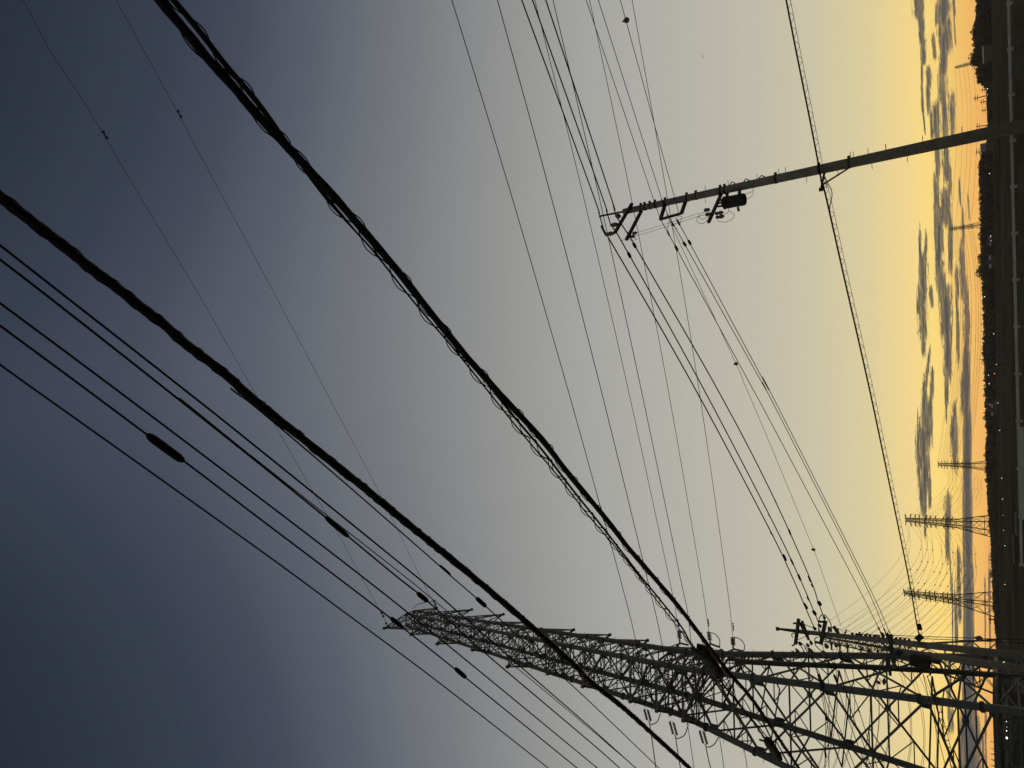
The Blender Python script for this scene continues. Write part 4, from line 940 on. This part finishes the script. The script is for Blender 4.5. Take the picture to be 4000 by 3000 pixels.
for (x, y, d, m, s, lab) in ((3857, 347, 260, M_LAMP, .34, 'white lamp at the right end of the field, right of its pair'), (3857, 371, 260, M_LAMP, .34, 'white lamp at the right end of the field, left of its pair'), (3865, 678, 230, M_LAMP, .30, 'white lamp under the bare trees left of the lone concrete pole'),
                             (3870, 922, 220, M_LAMP, .26, 'white lamp above the pale shed, right of its pair'), (3871, 940, 220, M_LAMP, .2, 'white lamp above the pale shed, left of its pair'), (3846, 1159, 250, M_LAMP, .34, 'white lamp high against the dark trees left of the dome trees'),
                             (3882, 1304, 200, M_LAMP, .22, 'small white lamp alone between the dome trees and the coloured lights'), (3892, 1424, 180, M_LAMP, .18, 'small white lamp right of the red light'), (3884, 1460, 200, M_LAMPR, .26, 'red light in the middle of the field'), (3862, 1465, 230, M_LAMPG, .24, 'greenish lamp above the red light'),
                             (3864, 1499, 230, M_LAMPG, .26, 'greenish lamp left of the red light'), (3866, 1580, 230, M_LAMPG, .2, 'greenish lamp above the small pale shed'), (3889, 1576, 190, M_LAMPR, .16, 'dim red light beside the small pale shed'), (3898, 1574, 180, M_LAMP, .18, 'white lamp on the edge of the small pale shed'),
                             (3904, 1681, 160, M_LAMP, .18, 'white lamp left of the small pale shed'), (3913, 1868, 150, M_LAMP, .16, 'white lamp below the ball-shaped tree'), (3916, 1949, 150, M_LAMP, .14, 'white lamp between the ball-shaped tree and the tall pylon'), (3919, 2013, 150, M_LAMP, .10, 'faint white lamp at the foot of the tall pylon, right side'),
                             (3920, 2071, 150, M_LAMP, .11, 'faint white lamp at the foot of the tall pylon, left side'), (3925, 2131, 140, M_LAMP, .13, 'white lamp midway between the two tall pylons'), (3925, 2283, 130, M_LAMP, .13, 'white lamp right of the slanting pylon'), (3922, 2588, 90, M_LAMPG, .26, 'greenish lit sign light between the twin poles'),
                             (3932, 2712, 100, M_LAMP, .18, 'white lamp under the tower, right of the thick leg'), (3932, 2754, 100, M_LAMP, .17, 'white lamp under the tower, close to the thick leg'), (3932, 2819, 100, M_LAMP, .14, 'dim white lamp left of the thick leg'), (3935, 2841, 100, M_LAMP, .22, 'white lamp right of the brightest lamp'),
                             (3932, 2855, 100, M_LAMP, .17, 'small white lamp next to the brightest lamp'), (3934, 2883, 100, M_LAMPB, .42, 'brightest white lamp under the tower'), (3899, 2872, 120, M_LAMP, .12, 'tiny lamp above the brightest lamp')):
    street_lamp(x, y, d, lab, m, s)
def shed(y0, y1, x0, x1, dist, label, m, name='shed'):
    a, b = PH(x1, y0, dist), PH(x1, y1, dist); top = PH(x0, (y0 + y1) / 2, dist); z0 = min(ZG(a.x, a.y), ZG(b.x, b.y)); c = (a + b) / 2
    w = Vector((b.x - a.x, b.y - a.y, 0)); L = w.length; u = w.normalized(); v = Vector((-u.y, u.x, 0)); hz = max(a.z, z0 + .9); rz = max(top.z, hz + .5)
    root = empty(name, (c.x, c.y, z0), label, 'shed', 'sheds on the field'); dp = 3.0
    O = Vector((c.x, c.y, 0))
    mb = MB().box(O + Vector((0, 0, (z0 + hz) / 2)), u * L / 2, v * dp, Vector((0, 0, (hz - z0) / 2))); mb.build('wall', M_SHED, root)
    mb = MB(); i0 = [O + u * s * (L / 2 + .2) for s in (-1, 1)]
    for p in i0: mb.v += [p + v * (dp + .3) + Vector((0, 0, hz)), p + Vector((0, 0, rz)), p - v * (dp + .3) + Vector((0, 0, hz)), p + Vector((0, 0, hz + .02))]
    mb.f += [(0, 1, 5, 4), (1, 2, 6, 5), (0, 3, 1), (1, 3, 2), (4, 5, 7), (5, 6, 7)]; mb.build('roof', m, root)
    MB().box(O - v * (dp + .02) * (1 if v.dot(O) > 0 else -1) + Vector((0, 0, z0 + 1.0)), u * .5, v * .03, Vector((0, 0, 1.0))).build('door', M_SLAT, root)
shed(182, 247, 3838, 3842, 340, 'long low shed with pale roof below the tall dark tree', M_PALE); shed(922, 954, 3884, 3890, 210, 'small shed with pale roof below the pair of white lamps', M_GREYR)
shed(998, 1042, 3881, 3893, 205, 'grey-roofed shed left of the small pale one', M_GREYR); shed(1581, 1620, 3897, 3903, 200, 'small pale shed beside the greenish lamps', M_GREYR); shed(560, 590, 3829, 3850, 330, 'pale house half hidden behind the lone concrete pole', M_GREYR, 'house')
def far_pole(x0, y0, x1, y1, label, dist=300, bar=True):
    t, b = PH(x0, y0, dist), PH(x1, y1, dist); b = t + (b - t) * ((ZG(b.x, b.y) - .1 - t.z) / (b.z - t.z))
    root = empty('utility_pole', b, label, 'utility pole', 'far street poles'); MB().tube([b, t], [.19, .12], 6).build('shaft', M_FAR, root)
    if bar:
        for k in (.35, 1.0): c = t - Vector((0, 0, k)); MB().bar(c - Vector((.9, 0, 0)), c + Vector((.9, 0, 0)), .14).build('crossarm', M_FAR, root)
far_pole(3832, 353, 3856, 347, 'far pole beside the right-hand pair of white lamps'); far_pole(3803, 386, 3852, 374, 'tallest of the far poles right of the lone concrete pole', 260)
far_pole(3829, 400, 3856, 396, 'short far pole left of the tallest far pole'); far_pole(3834, 433, 3862, 427, 'short far pole in front of the grey hill'); far_pole(3813, 494, 3848, 491, 'far pole just right of the lone concrete pole', 280); far_pole(3810, 594, 3850, 594, 'far pole just left of the lone concrete pole', 280)
far_pole(3862, 2242, 3920, 2248, 'far pole midway between the two tall pylons', 180); far_pole(3861, 2418, 3925, 2426, 'far pole left of the slanting pylon', 180)
# fence in front of the field
fa, fb = PH(3939, 0, 24), PH(3981, 1800, 21.5)
fe = empty('fence', Vector((0, 22.5, 0)), 'long slatted fence with a grey top rail along the edge of the field', 'fence')
fd = (fb - fa); fa0 = fa - fd * .5; fb0 = fb + fd * .22
MB().bar(fa0, fb0, 0.07, 0.06).build('rail', M_RAIL, fe)
n = 330; mb = MB()
for i in range(n + 1):
    p = fa0.lerp(fb0, i / n); z0 = ZG(p.x, p.y) - .05
    mb.box(Vector((p.x, p.y, (p.z + z0) / 2 - .04)), fd.normalized() * .028, Vector((0, .008, 0)), Vector((0, 0, (p.z - z0) / 2 - .05)))
mb.build('slat_panel', M_SLAT, fe)
MB().bar(fa0 - Vector((0, -.03, .75)), fb0 - Vector((0, -.03, .75)), 0.05).build('rail', M_SLAT, fe)
for i in range(18):
    p = fa0.lerp(fb0, i / 17); z0 = ZG(p.x, p.y) - .2
    MB().bar(Vector((p.x, p.y + .06, z0)), Vector((p.x, p.y + .06, p.z + .05)), .06).build('post', M_RAIL, fe)
ra, rb = PH(3990, 1670, 16), PH(3999, 2030, 16)
gr = empty('guard_rail', Vector((ra.x, ra.y, ZG(ra.x, ra.y))), 'short pale rail at the very bottom below the skyline pylons', 'rail')
MB().bar(ra, rb, .06).build('rail', M_RAIL, gr)
for f in (0, .33, .66, 1):
    p = ra.lerp(rb, f); MB().bar(Vector((p.x, p.y, ZG(p.x, p.y) - .1)), Vector((p.x, p.y, p.z - .03)), .05).build('post', M_RAIL, gr)
# low walls and the yard beside the towers
def lowwall(y0, y1, x, dist, label, th=.2):
    a, b = PH(x, y0, dist), PH(x, y1, dist); u = (b - a); u.z = 0; L = u.length; u.normalize(); v = Vector((-u.y, u.x, 0)); c = (a + b) / 2; z0 = ZG(c.x, c.y) - .3; zt = max(c.z, z0 + .7)
    root = empty('low_wall', (c.x, c.y, z0), label, 'wall', 'low walls at the field edge')
    MB().box(Vector((c.x, c.y, (z0 + zt) / 2)), u * L / 2, v * th / 2, Vector((0, 0, (zt - z0) / 2))).build('wall_body', M_WALLD, root)
    MB().box(Vector((c.x, c.y, zt + .03)), u * (L / 2 + .05), v * (th / 2 + .04), Vector((0, 0, .03))).build('coping', M_CONC, root)
lowwall(2008, 2085, 3973, 26, 'dark low wall below the tall pylon'); lowwall(2092, 2200, 3962, 40, 'dark low wall further back, left of the tall pylon'); lowwall(2700, 2990, 3950, 60, 'pale low wall behind the foot of the big tower')
# a bird high in the sky
bp = PZ(2746, 219, 40); bd = empty('bird', bp, 'tiny dark bird alone in the pale sky above the lone pole', 'bird')
MB().lathe(bp - Vector((0, .16, 0)), bp + Vector((0, .2, 0)), [(0, .01), (.3, .06), (.7, .05), (1, .01)], 6).build('body', M_RUB, bd)
for s in (-1, 1): MB().bar(bp, bp + Vector((s * .3, -.05, .12)), .09, .015).build('wing', M_RUB, bd)

# thin evening haze over the whole plain
hm = bpy.data.materials.new('evening_haze'); hm.use_nodes = True; t = hm.node_tree; t.nodes.clear()
pvn = t.nodes.new('ShaderNodeVolumePrincipled'); pvn.inputs['Color'].default_value = (0.9, 0.88, 0.84, 1); pvn.inputs['Density'].default_value = 0.00016; pvn.inputs['Anisotropy'].default_value = 0.3
on = t.nodes.new('ShaderNodeOutputMaterial'); t.links.new(pvn.outputs[0], on.inputs['Volume'])
hz = MB().box(Vector((0, 700, 7)), Vector((2450, 0, 0)), Vector((0, 1650, 0)), Vector((0, 0, 62))).build('haze', hm); tag(hz, None, None, None, 'stuff')
S.cycles.volume_bounces = 0
